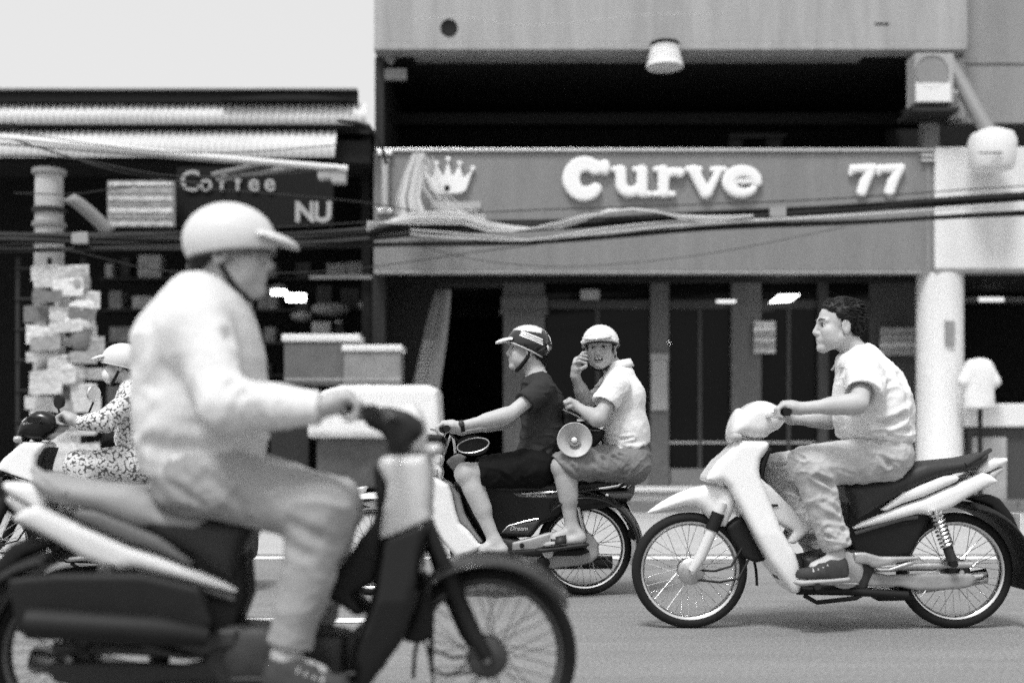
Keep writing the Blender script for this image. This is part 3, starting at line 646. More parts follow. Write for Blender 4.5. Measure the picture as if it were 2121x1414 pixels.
# ------------------------------------------------------------------ cables strung across the street front
def cat(pts, Y, r, name='cable', m=m_cable, parent=None, wob=0.):
    xs = [p[0] for p in pts]; X = np.linspace(xs[0], xs[-1], max(12, int((xs[-1] - xs[0]) / 45)))
    from_n = np.array(xs, float); ys = np.array([p[1] for p in pts], float)
    def sp(x):                                          # smooth through the given points
        i = min(max(np.searchsorted(from_n, x) - 1, 0), len(xs) - 2); h = from_n[i + 1] - from_n[i]; t_ = (x - from_n[i]) / h
        mm = lambda j: (ys[min(j + 1, len(ys) - 1)] - ys[max(j - 1, 0)]) / (from_n[min(j + 1, len(ys) - 1)] - from_n[max(j - 1, 0)])
        return (2 * t_**3 - 3 * t_**2 + 1) * ys[i] + (t_**3 - 2 * t_**2 + t_) * h * mm(i) + (-2 * t_**3 + 3 * t_**2) * ys[i + 1] + (t_**3 - t_**2) * h * mm(i + 1)
    ph = random.uniform(0, 6)
    return put(name, G().tube([P(x, sp(x) + wob * math.sin(x / 90 + ph), Y + .02 * math.sin(x / 130 + ph)) for x in X], r, 6), m, parent)
CYB = 13.2
main = [(-1300, 478), (-250, 492), (30, 492), (200, 494), (500, 497), (700, 489), (850, 476), (1000, 470), (1150, 464), (1300, 455), (1450, 448), (1600, 441), (1850, 424), (2090, 410), (2400, 392), (3400, 330)]
low = [(-1300, 505), (-250, 516), (30, 517), (300, 514), (500, 512), (850, 506), (1000, 503), (1150, 497), (1300, 487), (1450, 474), (1600, 465), (1800, 458), (2090, 443), (2400, 428), (3400, 372)]
tb = thing('cable_bundle', P(1060, 470, CYB), 'thick black bundle of utility cables strung across the fronts, upper of two', 'cables', 'cable bundles across the street')
for i in range(13):
    o = (i % 5 - 2) * 5.0 + random.uniform(-2, 2)
    cat([(x, y + o * (.55 + .5 * math.exp(-((x - 700) / 500) ** 2))) for x, y in main], CYB + .02 * (i // 5), random.choice((.010, .014, .02)), parent=tb, wob=1.6)
for x, y in ((168, 494), (1610, 440)):
    put('cable_clip', G().box(P(x - 17, 0, CYB)[0], P(x + 17, 0, CYB)[0], CYB - .05, CYB + .08, P(0, y + 12, CYB)[2], P(0, y - 12, CYB)[2]), mat('clip_grey', .3, .6), tb, smooth=False, bevel=.01)
tb = thing('cable_bundle', P(1060, 505, CYB), 'thinner black bundle of utility cables strung across the fronts, lower of two', 'cables', 'cable bundles across the street')
for i in range(7):
    o = (i % 3 - 1) * 4.5 + random.uniform(-1.5, 1.5)
    cat([(x, y + o * .7) for x, y in low], CYB + .03 * (i // 3), random.choice((.009, .013, .018)), parent=tb, wob=1.2)
for pts, r, lab in (([(-250, 560), (30, 505), (150, 520), (300, 555), (420, 566), (700, 560), (1000, 520), (1400, 470)], .006, 'thin sagging wire dipping behind the cap of the grey-shirted rider'),
                    ([(-1300, 440), (-250, 470), (30, 482), (400, 478), (760, 460), (1000, 440), (1400, 425), (1700, 413), (2090, 387), (2400, 370), (3400, 310)], .007, 'thin straight wire running above the cable bundles'),
                    ([(830, 500), (1000, 540), (1170, 552), (1350, 540), (1500, 520), (1750, 470)], .004, 'hairline wire sagging over the lower half of the signboard'),
                    ([(-250, 255), (30, 275), (200, 300), (400, 317), (560, 312), (700, 300)], .006, 'thin black wire dipping over the pale tin awning'),
                    ([(30, 290), (120, 318), (230, 352), (340, 372), (420, 380)], .012, 'dark slack cable hanging under the pale awning bar'),
                    ([(-200, 330), (40, 322), (160, 330), (330, 362), (500, 366), (700, 350)], .008, 'thin cable dipping across the Coffee signboard'),
                    ([(30, 400), (150, 402), (300, 385), (480, 395), (760, 420), (900, 445)], .007, 'thin cable running from the concrete pole to the tangle'),
                    ([(700, 250), (760, 262), (790, 300), (800, 340)], .02, 'short dark cable looping at the corner of the two buildings'),
                    ([(850, 40), (960, 35), (1060, 52), (1180, 48), (1320, 32), (1500, 28)], .005, 'pale thin wire looping across the parapet')):
    prop(cat(pts, CYB - .05 if r != .005 else 15.6, r, 'wire', m_cablew if r == .005 else m_cable), lab, 'wire')
tb = thing('pale_cable_bundle', P(880, 450, CYB + 2.0), 'tangle of pale cables draped from the signboard down to the black bundle', 'cables')
Yq = 15.45
for i in range(15):
    o = (i - 7) * 2.6 + random.uniform(-3, 3)
    put('cable', G().tube([P(868 + o * .6, 318, Yq), P(856 + o, 360, Yq - .05), P(846 + o * 1.2, 410, Yq - .1), P(852 + o * 1.5, 445, Yq - .2), P(890 + o, 455 + o * .3, Yq - .5), P(940, 458 + o * .4, Yq - .9)], random.choice((.008, .012, .016)), 7), m_cablew, tb)
for i in range(7):
    put('cable', G().tube([P(872 + i * 4, 330 + random.uniform(-8, 8), Yq - .06), P(880 + i * 5 + random.uniform(-6, 6), 390, Yq - .08), P(905 + i * 8, 428 + random.uniform(-6, 6), Yq - .12), P(950 + i * 9, 444 + random.uniform(-5, 5), Yq - .3), P(1000, 462, CYB + .4)], .008, 7), m_cablew, tb)
for i, o in enumerate((-9, -6, -3, -1, 2, 5, 8, 11)):
    cat([(760, 470 - o), (850, 452 + o), (960, 452 + o), (1000, 466 + o), (1070, 473 + o * .5), (1150, 468 - o * .5), (1200, 455 - o * .6), (1260, 437 + o * .4), (1330, 436 - o * .4), (1430, 452 + o * .3), (1560, 447)], CYB - .06 - .012 * i, random.choice((.006, .009, .012)), parent=tb, m=m_cablew, wob=1.8)
for i, o in enumerate((-4, 5)):
    cat([(850, 480 + o), (980, 490 + o), (1100, 497), (1250, 478 - o), (1420, 462 - o), (1600, 455), (1900, 437), (2060, 424)], CYB - .09, .011, parent=tb, m=m_cablew)
# ------------------------------------------------------------------ motorbikes
m_tyre = mat('tyre_rubber', .012, .8, mott=.3, ms=20)
m_rim = mat('rim_steel', .7, .25, metal=1)
m_wpaint = mat('white_bike_plastic', .76, .28, coat=.4, mott=.03, ms=5)
m_wpaint2 = mat('off_white_bike_plastic', .62, .3, coat=.3, mott=.05, ms=5)
m_bpaint = mat('black_bike_paint', .006, .25, coat=.2)
m_bplas = mat('black_plastic', .009, .6, mott=.2, ms=15)
m_seat = mat('seat_vinyl', .035, .5, bump=.15, bs=120)
m_engine = mat('engine_casting', .05, .5, metal=.5, mott=.4, ms=18)
m_engl = mat('bright_casting', .45, .4, metal=.7, mott=.25, ms=18)
m_case = mat('chain_case_grey', .30, .45, metal=.2, mott=.3, ms=10)
m_lens = mat('clear_lens', .6, .12, spec=.7)
m_amber = mat('turn_lens', .4, .2, spec=.6)
SPOKE = {}
def wheel(parent, c, R, T, hub_m=m_engine, tw=.032, spokes=True):
    x, y, z = c; dy = (0, 1, 0)
    ri = R - .046
    prof = [(ri, -.024), (ri + .014, -.026), (ri + .016, -.02), (ri + .004, -.012), (ri - .004, 0), (ri + .004, .012), (ri + .016, .02), (ri + .014, .026), (ri, .024), (ri - .012, .012), (ri - .014, 0), (ri - .012, -.012)]
    w = put('wheel', G().lathe(c, dy, prof, 56, closed=True), m_rim, parent, T=T)
    prof = [(R - .024 + .026 * math.cos(a), tw * math.sin(a)) for a in [i * 2 * math.pi / 14 for i in range(14)]]
    put('tyre', G().lathe(c, dy, prof, 64, closed=True), m_tyre, w, T=T)
    put('hub', G().lathe(c, dy, [(0, -.06), (.045, -.06), (.06, -.045), (.055, .04), (.04, .055), (0, .055)], 24), hub_m, w, T=T)
    put('axle', G().lathe(c, dy, [(0, -.10), (.011, -.10), (.011, .10), (0, .10)], 10), m_chrome, w, T=T)
    if spokes:
        for i in range(36):
            a = 2 * math.pi * i / 36; b = a + (.42 if i % 4 < 2 else -.42); s = -.038 if i % 2 else .036
            p0 = (x + .055 * math.cos(b), y + s, z + .055 * math.sin(b)); p1 = (x + (ri - .008) * math.cos(a), y + s * .1, z + (ri - .008) * math.sin(a))
            put('spoke', G().tube([p0, p1], .0017, 4, cap=False), m_rim, w, T=T)
    return w
def pan(name, poly, Y, w, m, parent, T, flip, yc=None, r=.02, h=.007, cut=None, wf=None, s=None, world_poly=False):
    pw = poly if world_poly else [tuple(P(a, b, Y)[[0, 2]]) for a, b in poly]
    s = s or Solid(); s.panel(pw, Y if yc is None else yc, w, r, wf=wf)
    if cut: cut(s)
    V, F = s.mesh(h); return put(name, (V, F), m, parent, smooth=True, T=T, flip=flip)

def spring(p0, p1, R, r, turns):
    p0, p1 = np.array(p0), np.array(p1); ax = (p1 - p0); L = np.linalg.norm(ax); ax /= L; u = np.cross(ax, (0, 1, 0)); u /= np.linalg.norm(u); v = np.cross(ax, u); n = turns * 10
    return [p0 + ax * L * i / n + R * (math.cos(i * .628) * u + math.sin(i * .628) * v) for i in range(n + 1)]

YA = 5.68
def underbone(loc_fn, flip, pal, label, group=None, detail=True):
    """a step-through motorbike; loc_fn carries the design position (facing -x at depth YA) to its own place"""
    T = loc_fn; y = YA
    o0 = T(np.array([[1.5, YA, 0.0]]))[0]
    b = thing('motorbike', (o0[0], o0[1], 0), label, 'motorbike', group)
    def Q(px, py, dy=0.): return P(px, py, y + dy)
    fa = Q(1428, 1175); fa[2] = .2705; ra = Q(1976, 1176); ra[2] = .2705
    def pn(name, poly, w, m, par=b, dy=0., **k): return pan(name, poly, y + dy, w, m, par, T, flip, **k)
    def tb(name, pts, r, m, par=b, n=10, sm=None): return put(name, G().tube(pts, r, n), m, par, T=T, flip=flip, smooth=sm)
    wheel(b, fa, .2705, T); wheel(b, ra, .2705, T, tw=.036)
    # forks
    for dy in (-.085, .085):
        f = tb('fork_leg', [Q(*((1514, 1004) if pal.get('hug') else (1496, 1040)), dy), Q(1478, 1090, dy), Q(1452, 1150, dy), Q(1433, 1182, dy)], [.024, .026, .027, .02], pal['fork'])
        tb('fork_boot', [Q(1488, 1062, dy), Q(1474, 1098, dy)], .031, m_bplas, f)
    tb('brake_cable', [Q(1446, 1180, -.07), Q(1480, 1182, -.08), Q(1515, 1172, -.07), Q(1545, 1120, -.05)], .006, m_bplas, n=6)
    tb('speed_cable', [Q(1440, 1200, -.07), Q(1490, 1205, -.08), Q(1530, 1198, -.07), Q(1560, 1140, -.04)], .006, m_bplas, n=6)
    put('brake_plate', G().lathe(fa + np.array((0, -.066, 0)), (0, 1, 0), [(0, -.012), (.05, -.01), (.062, 0), (.064, .02)], 24), m_engl, b, T=T, flip=flip)
    # front fender
    def cutf(s): s.cap(fa - np.array((0, .3, 0)), fa + np.array((0, .3, 0)), .283, op='-', k=.0).panel([(fa[0] - .5, 0), (fa[0] + .14, 0), (fa[0] + .07, .62), (fa[0] - .5, .4)], y, .048, .01, op='-')
    if pal.get('hug'):
        s = Solid().cap(fa - np.array((0, .062, 0)), fa + np.array((0, .062, 0)), .312).cap(fa - np.array((0, .3, 0)), fa + np.array((0, .3, 0)), .280, op='-').half(fa + np.array((0, 0, .05)), (.75, 0, -1)).half(fa + np.array((-.24, 0, 0)), (-1, 0, 0))
        s.panel([(fa[0] - .6, 0), (fa[0] + .6, 0), (fa[0] + .6, .55), (fa[0] - .6, .55)], y, .05, .01, op='-')
        put('front_fender', s.mesh(.007), pal['main'], b, smooth=True, T=T, flip=flip)
    else: pn('front_fender', [(1333, 1065), (1346, 1053), (1365, 1040), (1399, 1022), (1429, 1010), (1458, 1004), (1485, 1003), (1512, 1012), (1518, 1035), (1514, 1057), (1500, 1090), (1478, 1087), (1466, 1074), (1450, 1056), (1436, 1049), (1419, 1050), (1389, 1057), (1362, 1064)], .078, pal['main'], r=.05,
       wf=lambda X, Z: .062 + .03 * np.clip((X - fa[0]) / .2, -1, 1) + 0 * Z)
    # leg shield
    ls = [(1520, 911), (1577, 912), (1586, 917), (1583, 931), (1567, 952), (1564, 972), (1566, 988), (1590, 1050), (1606, 1092), (1622, 1120), (1633, 1136), (1641, 1163), (1647, 1204), (1641, 1221), (1627, 1221), (1581, 1159), (1561, 1123), (1542, 1086), (1524, 1050), (1514, 1032), (1502, 1008), (1488, 996), (1470, 999), (1455, 994), (1456, 986), (1464, 974), (1478, 954), (1498, 937), (1514, 921)]
    if pal.get('hug'): ls = ls[:-8] + [(1503, 985), (1508, 955), (1514, 930)]
    zf = lambda X, Z: .105 + .055 * np.clip((.95 - Z) / .5, 0, 1) + 0 * X
    if pal.get('cowl') is not None:
        up = pn('front_cowl', ls, .13, pal['cowl'], r=.035, wf=zf, cut=lambda s: s.half((1.2, 0, .62), (-.35, 0, -1)))
        pn('leg_shield', ls, .13, pal['shield'], r=.035, wf=zf, cut=lambda s: s.half((1.2, 0, .616), (.35, 0, 1)))
    else:
        pn('leg_shield', ls, .13, pal['main'], r=.035, wf=zf)
    pn('inner_shield', [(1578, 930), (1592, 925), (1580, 960), (1574, 985), (1590, 1010), (1576, 1005), (1566, 985), (1566, 960)], .10, m_bplas, r=.01)
    sp = pn('body_side_panel', [(1562, 984), (1581, 998), (1597, 1014), (1627, 1044), (1656, 1075), (1686, 1083), (1668, 1097), (1637, 1124), (1622, 1120), (1634, 1096), (1600, 1079), (1585, 1050)], .105, pal['side'], r=.02)
    tb('panel_slot', [Q(1585, 1046, -.108), Q(1611, 1046, -.108)], .006, m_bplas, sp, 6)
    pn('engine_shade_panel', [(1500, 1090), (1530, 1068), (1546, 1086), (1562, 1123), (1582, 1158), (1560, 1163), (1535, 1152), (1512, 1118)], .06, m_bplas, r=.01)  # black panel stands in for the shaded engine front behind the wheel
    tb('breather_hose', [Q(1560, 1150), Q(1566, 1180), Q(1568, 1212)], .007, m_bplas, n=6)
    # handlebar cowl and bars
    if pal.get('hug'):
        hc = pn('handlebar_cowl', [(1534, 884), (1540, 866), (1556, 855), (1585, 848), (1612, 850), (1622, 860), (1612, 874), (1590, 884), (1580, 898), (1578, 910), (1550, 910), (1545, 898)], .10, pal['main'], r=.03)
    else: hc = pn('handlebar_cowl', [(1509, 898), (1511, 882), (1519, 864), (1533, 849), (1549, 837), (1561, 831), (1577, 831), (1591, 835), (1606, 843), (1617, 856), (1620, 872), (1607, 888), (1590, 896), (1578, 907), (1553, 908), (1537, 904), (1515, 902)], .125, pal['main'], r=.06)
    put('headlight', G().lathe(Q(*((1546, 876) if pal.get('hug') else (1519, 880))), (-.95, 0, .3), [(.085, -.02), (.085, .0), (.075, .014), (.04, .024), (0, .027)], 24), m_lens, b, T=T, flip=flip)
    for dy in (-1, 1):
        tb('handlebar', [Q(1585, 862, dy * .10), Q(1603, 857, dy * .2), Q(1622, 853, dy * .27), Q(1632, 853, dy * .36)], .012, m_chrome, n=8)
        tb('grip', [Q(1619, 853, dy * .25), Q(1632, 853, dy * .37)], .019, m_bplas)
        tb('brake_lever', [Q(1606, 857, dy * .22), Q(1600, 862, dy * .28), Q(1612, 864, dy * .36)], .006, m_engl, n=6)
        put('turn_signal', G().lathe(Q(1521, 905, dy * .10), (-.8, dy * .5, 0), [(.03, -.02), (.03, 0), (.02, .016), (0, .02)], 14, .7), m_amber, b, T=T, flip=flip)
    # tail panels, seat
    def cutt(s): s.panel([tuple(Q(a, c, 0)[[0, 2]]) for a, c in ((1700, 1200), (2200, 1200), (2200, 1040), (2000, 1020), (1990, 980), (1700, 980))], y, .055, .01, op='-')
    pn('tail_panel', [(1753, 1090), (1770, 1079), (1818, 1059), (1858, 1043), (1896, 1031), (1945, 1009), (1971, 999), (2018, 977), (2035, 981), (2053, 996), (2020, 1012), (1987, 1030), (1957, 1049), (1934, 1058), (1912, 1066), (1903, 1063), (1888, 1062), (1809, 1082), (1758, 1094)], .115, pal['main'], r=.03, cut=cutt)
    pn('upper_panel', [(1806, 1056), (1830, 1038), (1854, 1019), (1894, 1001), (1937, 984), (1961, 981), (1971, 988), (1966, 995), (1945, 1005), (1896, 1027), (1858, 1039), (1822, 1055)], .120, pal['main'], r=.02, cut=cutt)
    pn('tail_light', [(2012, 972), (2022, 962), (2036, 951), (2077, 947), (2079, 954), (2068, 963), (2040, 976), (2018, 986)], .07, pal['tail'], r=.02)
    pn('tail_lens', [(2038, 979), (2069, 965), (2070, 974), (2058, 982), (2052, 993), (2040, 988)], .062, m_amber, r=.012)
    pn('seat', [(1735, 1003), (1760, 996), (1800, 994), (1850, 984), (1868, 968), (1902, 955), (1947, 951), (1987, 947), (2014, 941), (2034, 935), (2032, 951), (2010, 968), (1989, 976), (1965, 980), (1934, 987), (1894, 1002), (1856, 1020), (1818, 1042), (1790, 1060), (1760, 1076), (1750, 1040)], .125, m_seat if pal.get('hug') else pal['seat'], r=.05)
    if pal.get('hug'): pn('seat_cover', [(1790, 992), (1850, 982), (1868, 966), (1902, 953), (1947, 949), (1987, 945), (2014, 939), (2036, 933), (2034, 952), (2010, 969), (1989, 977), (1965, 981), (1934, 988), (1894, 1004), (1850, 1014), (1800, 1016)], .13, pal['seat'], r=.05)
    tb('grab_rail', [Q(2000, 962, -.12), Q(2030, 944, -.11), Q(2050, 932, -.06), Q(2050, 932, .06), Q(2030, 944, .11), Q(2000, 962, .12)], .012, pal['seat'], n=8)
    pn('under_cover', [(1752, 1010), (1800, 1040), (1860, 1050), (1935, 1045), (1950, 1070), (1915, 1075), (1896, 1110), (1874, 1148), (1830, 1155), (1765, 1150), (1745, 1100)], .08, m_bplas, r=.015)
    tb('cover_rib', [Q(1770, 1104, -.085), Q(1820, 1088, -.088), Q(1870, 1074, -.088), Q(1900, 1070, -.085)], .011, mat('rib_grey', .08, .4), n=8)
    # engine and cases
    en = pn('engine', [(1655, 1150), (1700, 1140), (1765, 1135), (1800, 1150), (1800, 1190), (1780, 1220), (1690, 1220), (1655, 1205)], .11, m_engine, r=.03)
    pn('cylinder', [(1600, 1150), (1640, 1140), (1662, 1160), (1662, 1200), (1640, 1208), (1604, 1196)], .06, m_engine, r=.015)
    put('magneto_cover', G().lathe(Q(1748, 1180, -.11), (0, 1, 0), [(0, -.03), (.06, -.03), (.085, -.015), (.09, .02)], 28), m_engl, en, T=T, flip=flip)
    pn('chain_case', [(1790, 1180), (1840, 1190), (1902, 1187), (2012, 1187), (2018, 1198), (2010, 1214), (1985, 1219), (1900, 1222), (1860, 1214), (1795, 1214)], .022, m_case, dy=-.085, yc=y - .085, r=.01)
    tb('swingarm', [Q(1795, 1178, -.075), Q(1900, 1172, -.075), Q(2012, 1168, -.075)], .017, m_engl)
    tb('swingarm_tube', [Q(1795, 1178, .075), Q(1900, 1174, .075), Q(1990, 1174, .075)], .017, m_bplas)
    pn('footrest_bracket', [(1766, 1143), (1790, 1142), (1822, 1151), (1905, 1151), (1908, 1158), (1860, 1164), (1830, 1172), (1808, 1176), (1795, 1168), (1768, 1167)], .014, m_engl, dy=-.13, yc=y - .13, r=.006)
    pn('bracket_loop', [(1810, 1174), (1840, 1176), (1880, 1162), (1900, 1160), (1890, 1170), (1850, 1182), (1820, 1184)], .014, m_engl, dy=-.13, yc=y - .13, r=.006)
    for dy in (-.125, .125):
        a, c = Q(1936, 1056, dy), Q(1974, 1166, dy)
        sh = tb('shock_absorber', [a + (c - a) * .0, a + (c - a) * .75], .011, m_chrome, n=8)
        tb('shock_body', [a + (c - a) * .68, a + (c - a) * .95], .023, m_engine, sh)
        tb('shock_spring', spring(a + (c - a) * .06, a + (c - a) * .7, .027, .006, 9), .0062, m_rim, sh, 6)
        tb('shock_eye', [c + np.array((0, -.02, 0)), c + np.array((0, .02, 0))], .018, m_bplas, sh)
    def cutr(s): s.cap(ra - np.array((0, .3, 0)), ra + np.array((0, .3, 0)), .285, op='-').panel([(ra[0] - .6, 0), (ra[0] + .6, 0), (ra[0] + .6, .62), (ra[0] - .6, .62)], y, .05, .01, op='-')
    rf = Solid().cap(ra - np.array((0, .055, 0)), ra + np.array((0, .055, 0)), .33).cap(ra - np.array((0, .3, 0)), ra + np.array((0, .3, 0)), .292, op='-')
    rf.half(ra + np.array((0, 0, .02)), (-.35, 0, -1)).half(ra, (-.8, 0, .12))
    V, F = rf.mesh(.008); put('rear_fender', (V, F), m_bplas, b, smooth=True, T=T, flip=flip)
    pn('mud_flap', [(1998, 1030), (2040, 1022), (2060, 1030), (2085, 1062), (2108, 1112), (2096, 1122), (2076, 1082), (2040, 1046)], .07, m_bplas, r=.01)
    put('number_plate', G().box(*sorted((Q(2096, 0, 0)[0], Q(2099, 0, 0)[0])), y - .09, y + .09, Q(0, 1100)[2], Q(0, 1062)[2]), m_white, b, T=T, flip=flip, smooth=False)
    # exhaust, stand, footrest
    tb('exhaust_pipe', [Q(1640, 1210, .1), Q(1700, 1222, .12), Q(1850, 1220, .13), Q(1880, 1215, .13), Q(2040, 1190, .14)], [.016, .017, .018, .04, .042], m_chrome)
    tb('foot_rail', [Q(1650, 1222, -.10), Q(1760, 1224, -.10), Q(1880, 1232, -.10)], .02, m_bplas)
    tb('footrest', [Q(1690, 1216, -.08), Q(1694, 1214, -.27)], .016, m_bplas)
    tb('footrest', [Q(1690, 1216, .08), Q(1694, 1214, .27)], .016, m_bplas)
    tb('centre_stand', [Q(1665, 1232, -.10), Q(1692, 1247, -.12), Q(1772, 1238, -.11), Q(1790, 1228, -.08)], .011, m_bplas)
    pn('lower_frame', [(1800, 1220), (1885, 1226), (1890, 1240), (1812, 1242)], .06, m_bplas, r=.01)
    pn('gear_pedal', [(1650, 1196), (1700, 1204), (1780, 1206), (1780, 1211), (1700, 1212), (1650, 1204)], .012, m_engl, dy=-.15, yc=y - .15, r=.005)
    return b

xfA = P(1428, 0, YA)[0]
idT = lambda v: v
palA = dict(main=m_wpaint, side=m_wpaint2, fork=m_wpaint2, tail=m_wpaint, seat=m_seat, cowl=None)
bikeA = underbone(idT, False, palA, 'white step-through motorbike with a black seat carrying the bareheaded rider')
# the passing motorbike close to the lens, heading the other way
YC = 3.47; xfC = P(1010, 0, YC)[0]; kC = .94
def TC(v):
    q = np.array(v, float).copy(); q[:, 0] = xfC - (v[:, 0] - xfA) * kC + .055 * np.clip((v[:, 2] - .72) / .25, 0, 1) + .085 * np.clip((.72 - v[:, 2]) / .35, 0, 1) * np.clip((.72 - v[:, 0] + xfA) / .2, 0, 1) * np.clip((v[:, 0] - xfA - .16) / .1, 0, 1); q[:, 1] = YC + (v[:, 1] - YA) * kC; q[:, 2] = v[:, 2] * kC; return q
palC = dict(main=mat('dark_bike_paint', .010, .3, coat=.25), side=m_bplas, fork=m_bplas, tail=m_wpaint, seat=mat('pale_seat_vinyl', .28, .55), cowl=mat('grey_bike_plastic', .48, .35, coat=.2), shield=m_bpaint, hug=True)
bikeC = underbone(TC, True, palC, 'dark step-through motorbike with a pale seat and tail heading the opposite way')
for o in bikeC.children:
    if o.name.split('.')[0] in ('tail_panel', 'upper_panel'): o.data.materials[0] = m_wpaint2 if o.name.startswith('tail') else mat('smoke_grey_panel', .12, .4)
dk = {m_engl: mat('dark_casting', .05, .5, metal=.3, mott=.3, ms=18), m_case: mat('dark_case', .03, .6), m_rim: mat('dark_rim', .12, .4, metal=.7), m_chrome: mat('dull_steel', .2, .35, metal=.8)}  # darkened copies of the shared metals, so this bike's lower parts read black
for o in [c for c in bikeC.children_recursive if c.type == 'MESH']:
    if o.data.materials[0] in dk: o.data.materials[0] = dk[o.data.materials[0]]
pan('side_cover', [(20, 1196), (120, 1186), (300, 1186), (420, 1214), (446, 1290), (400, 1336), (200, 1330), (40, 1306)], YC - .16, .03, m_bplas, bikeC, None, False, r=.015)  # black cover and muffler added to fill the dark area round the rear wheel
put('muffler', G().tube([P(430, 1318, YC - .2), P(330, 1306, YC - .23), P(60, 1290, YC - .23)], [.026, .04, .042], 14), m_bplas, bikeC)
# the motorbike under the rider in flowered clothes
YD = 7.2; xfD = P(-18, 0, YD)[0]
def TD(v):
    q = np.array(v, float).copy(); q[:, 0] = xfD + (v[:, 0] - xfA); q[:, 1] = YD + (v[:, 1] - YA); return q
palD = dict(main=m_bpaint, side=m_bplas, fork=m_bplas, tail=m_bpaint, seat=m_seat, cowl=m_wpaint, shield=m_bpaint)
bikeD = underbone(TD, False, palD, 'black motorbike with a white front under the rider in flowered clothes')
for px, py, r, pb in ((195, 815, .048, (178, 868)), (121, 832, .04, (128, 872))):
    mr = put('mirror', G().lathe(P(px, py, YD - .3), (.85 if px > 150 else -.3, -.5, 0), [(0, -.03), (r * .8, -.022), (r, -.004), (r, .0), (r * .94, .004), (0, .004)], 20), m_bplas if px < 150 else m_rim, bikeD)
    put('mirror_stalk', G().tube([P(*pb, YD - .25), P(px, py + 14, YD - .28), P(px, py, YD - .29)], .006, 6), m_bplas, mr)

# ------------------------------------------------------------------ the older two-up motorbike in the middle
YB = 6.94
bikeB = thing('motorbike', P(1000, 1228, YB), 'black older step-through motorbike with a white leg shield carrying two helmeted riders', 'motorbike')
b = bikeB
def Q(px, py, dy=0.): return P(px, py, YB + dy)
def pn(name, poly, w, m, par=b, dy=0., **k): return pan(name, poly, YB + dy, w, m, par, None, False, **k)
def tb(name, pts, r, m, par=b, n=10): return put(name, G().tube(pts, r, n), m, par)
fb = Q(773, 1129); fb[2] = .2705; rb = Q(1210, 1137); rb[2] = .2705
wheel(b, fb, .2705, None, tw=.03); wheel(b, rb, .2705, None, tw=.032)
for dy in (-.08, .08):
    tb('fork_leg', [Q(852, 1010, dy), Q(815, 1070, dy), Q(790, 1115, dy), Q(770, 1145, dy)], [.03, .03, .026, .02], m_bplas)
put('brake_plate', G().lathe(fb + np.array((0, -.066, 0)), (0, 1, 0), [(0, -.014), (.06, -.012), (.078, 0), (.08, .02)], 24), m_engine, b)
def cutf(s): s.panel([(fb[0] - .6, 0), (fb[0] + .6, 0), (fb[0] + .6, .6), (fb[0] - .6, .6)], YB, .048, .01, op='-')
s = Solid().cap(fb - np.array((0, .062, 0)), fb + np.array((0, .062, 0)), .318).cap(fb - np.array((0, .3, 0)), fb + np.array((0, .3, 0)), .285, op='-').half(fb + np.array((0, 0, .03)), (.5, 0, -1)).half(fb + np.array((-.22, 0, 0)), (-1, 0, 0))
V, F = s.mesh(.008); put('front_fender', (V, F), m_wpaint, b, smooth=True)
pn('fender_side', [(745, 1040), (800, 1030), (850, 1050), (862, 1085), (838, 1092), (800, 1058), (760, 1046)], .075, m_wpaint, r=.02)
pn('fender_tip_light', [(713, 1030), (724, 1012), (742, 1008), (763, 1005), (756, 1018), (745, 1030)], .05, m_amber, r=.012)
zf = lambda X, Z: .10 + .11 * np.clip((.98 - Z) / .3, 0, 1) * np.clip((X - Q(850, 0)[0]) / .1, .2, 1)
ls = pn('leg_shield', [(878, 972), (900, 984), (918, 993), (933, 1001), (940, 1018), (947, 1052), (955, 1078), (974, 1094), (994, 1120), (1003, 1122), (992, 1134), (977, 1142), (950, 1150), (930, 1128), (905, 1100), (880, 1060), (858, 1030), (846, 1006), (850, 986)], .2, m_wpaint, r=.03, wf=zf)
pn('shield_lining', [(935, 1003), (955, 1020), (965, 1060), (985, 1095), (1003, 1118), (994, 1119), (972, 1092), (954, 1076), (947, 1052), (940, 1018)], .17, mat('grey_lining', .22, .5), dy=0, r=.01)
pn('headlight_cowl', [(884, 928), (900, 936), (918, 942), (920, 950), (915, 963), (919, 975), (916, 996), (900, 990), (880, 982), (852, 990), (856, 978), (868, 954)], .10, m_wpaint, r=.025)
pn('cowl_side', [(892, 934), (917, 943), (914, 962), (900, 962), (897, 948)], .104, m_wpaint2, r=.006)
put('turn_signal', G().box(Q(886, 0)[0], Q(910, 0)[0], YB - .15, YB - .10, Q(0, 984)[2], Q(0, 969)[2]), m_amber, b, smooth=False, bevel=.012)
put('turn_signal', G().box(Q(886, 0)[0], Q(910, 0)[0], YB + .10, YB + .15, Q(0, 984)[2], Q(0, 969)[2]), m_amber, b, smooth=False, bevel=.012)
put('headlight', G().lathe(Q(868, 962), (-.9, 0, .35), [(.07, -.02), (.07, .0), (.06, .014), (.03, .022), (0, .025)], 24), m_lens, b)
rk = tb('front_rack', [Q(864, 928, -.09), Q(848, 964, -.09), Q(846, 970, .09), Q(864, 928, .09), Q(864, 928, -.09)], .006, m_chrome, n=6)
for dy in (-.05, 0, .05): tb('rack_bar', [Q(868, 928, dy), Q(851, 968, dy)], .005, m_chrome, rk, 6)
pn('headset', [(876, 901), (884, 899), (918, 901), (926, 910), (920, 930), (916, 941), (900, 934), (886, 927), (884, 912)], .085, m_bplas, r=.02)
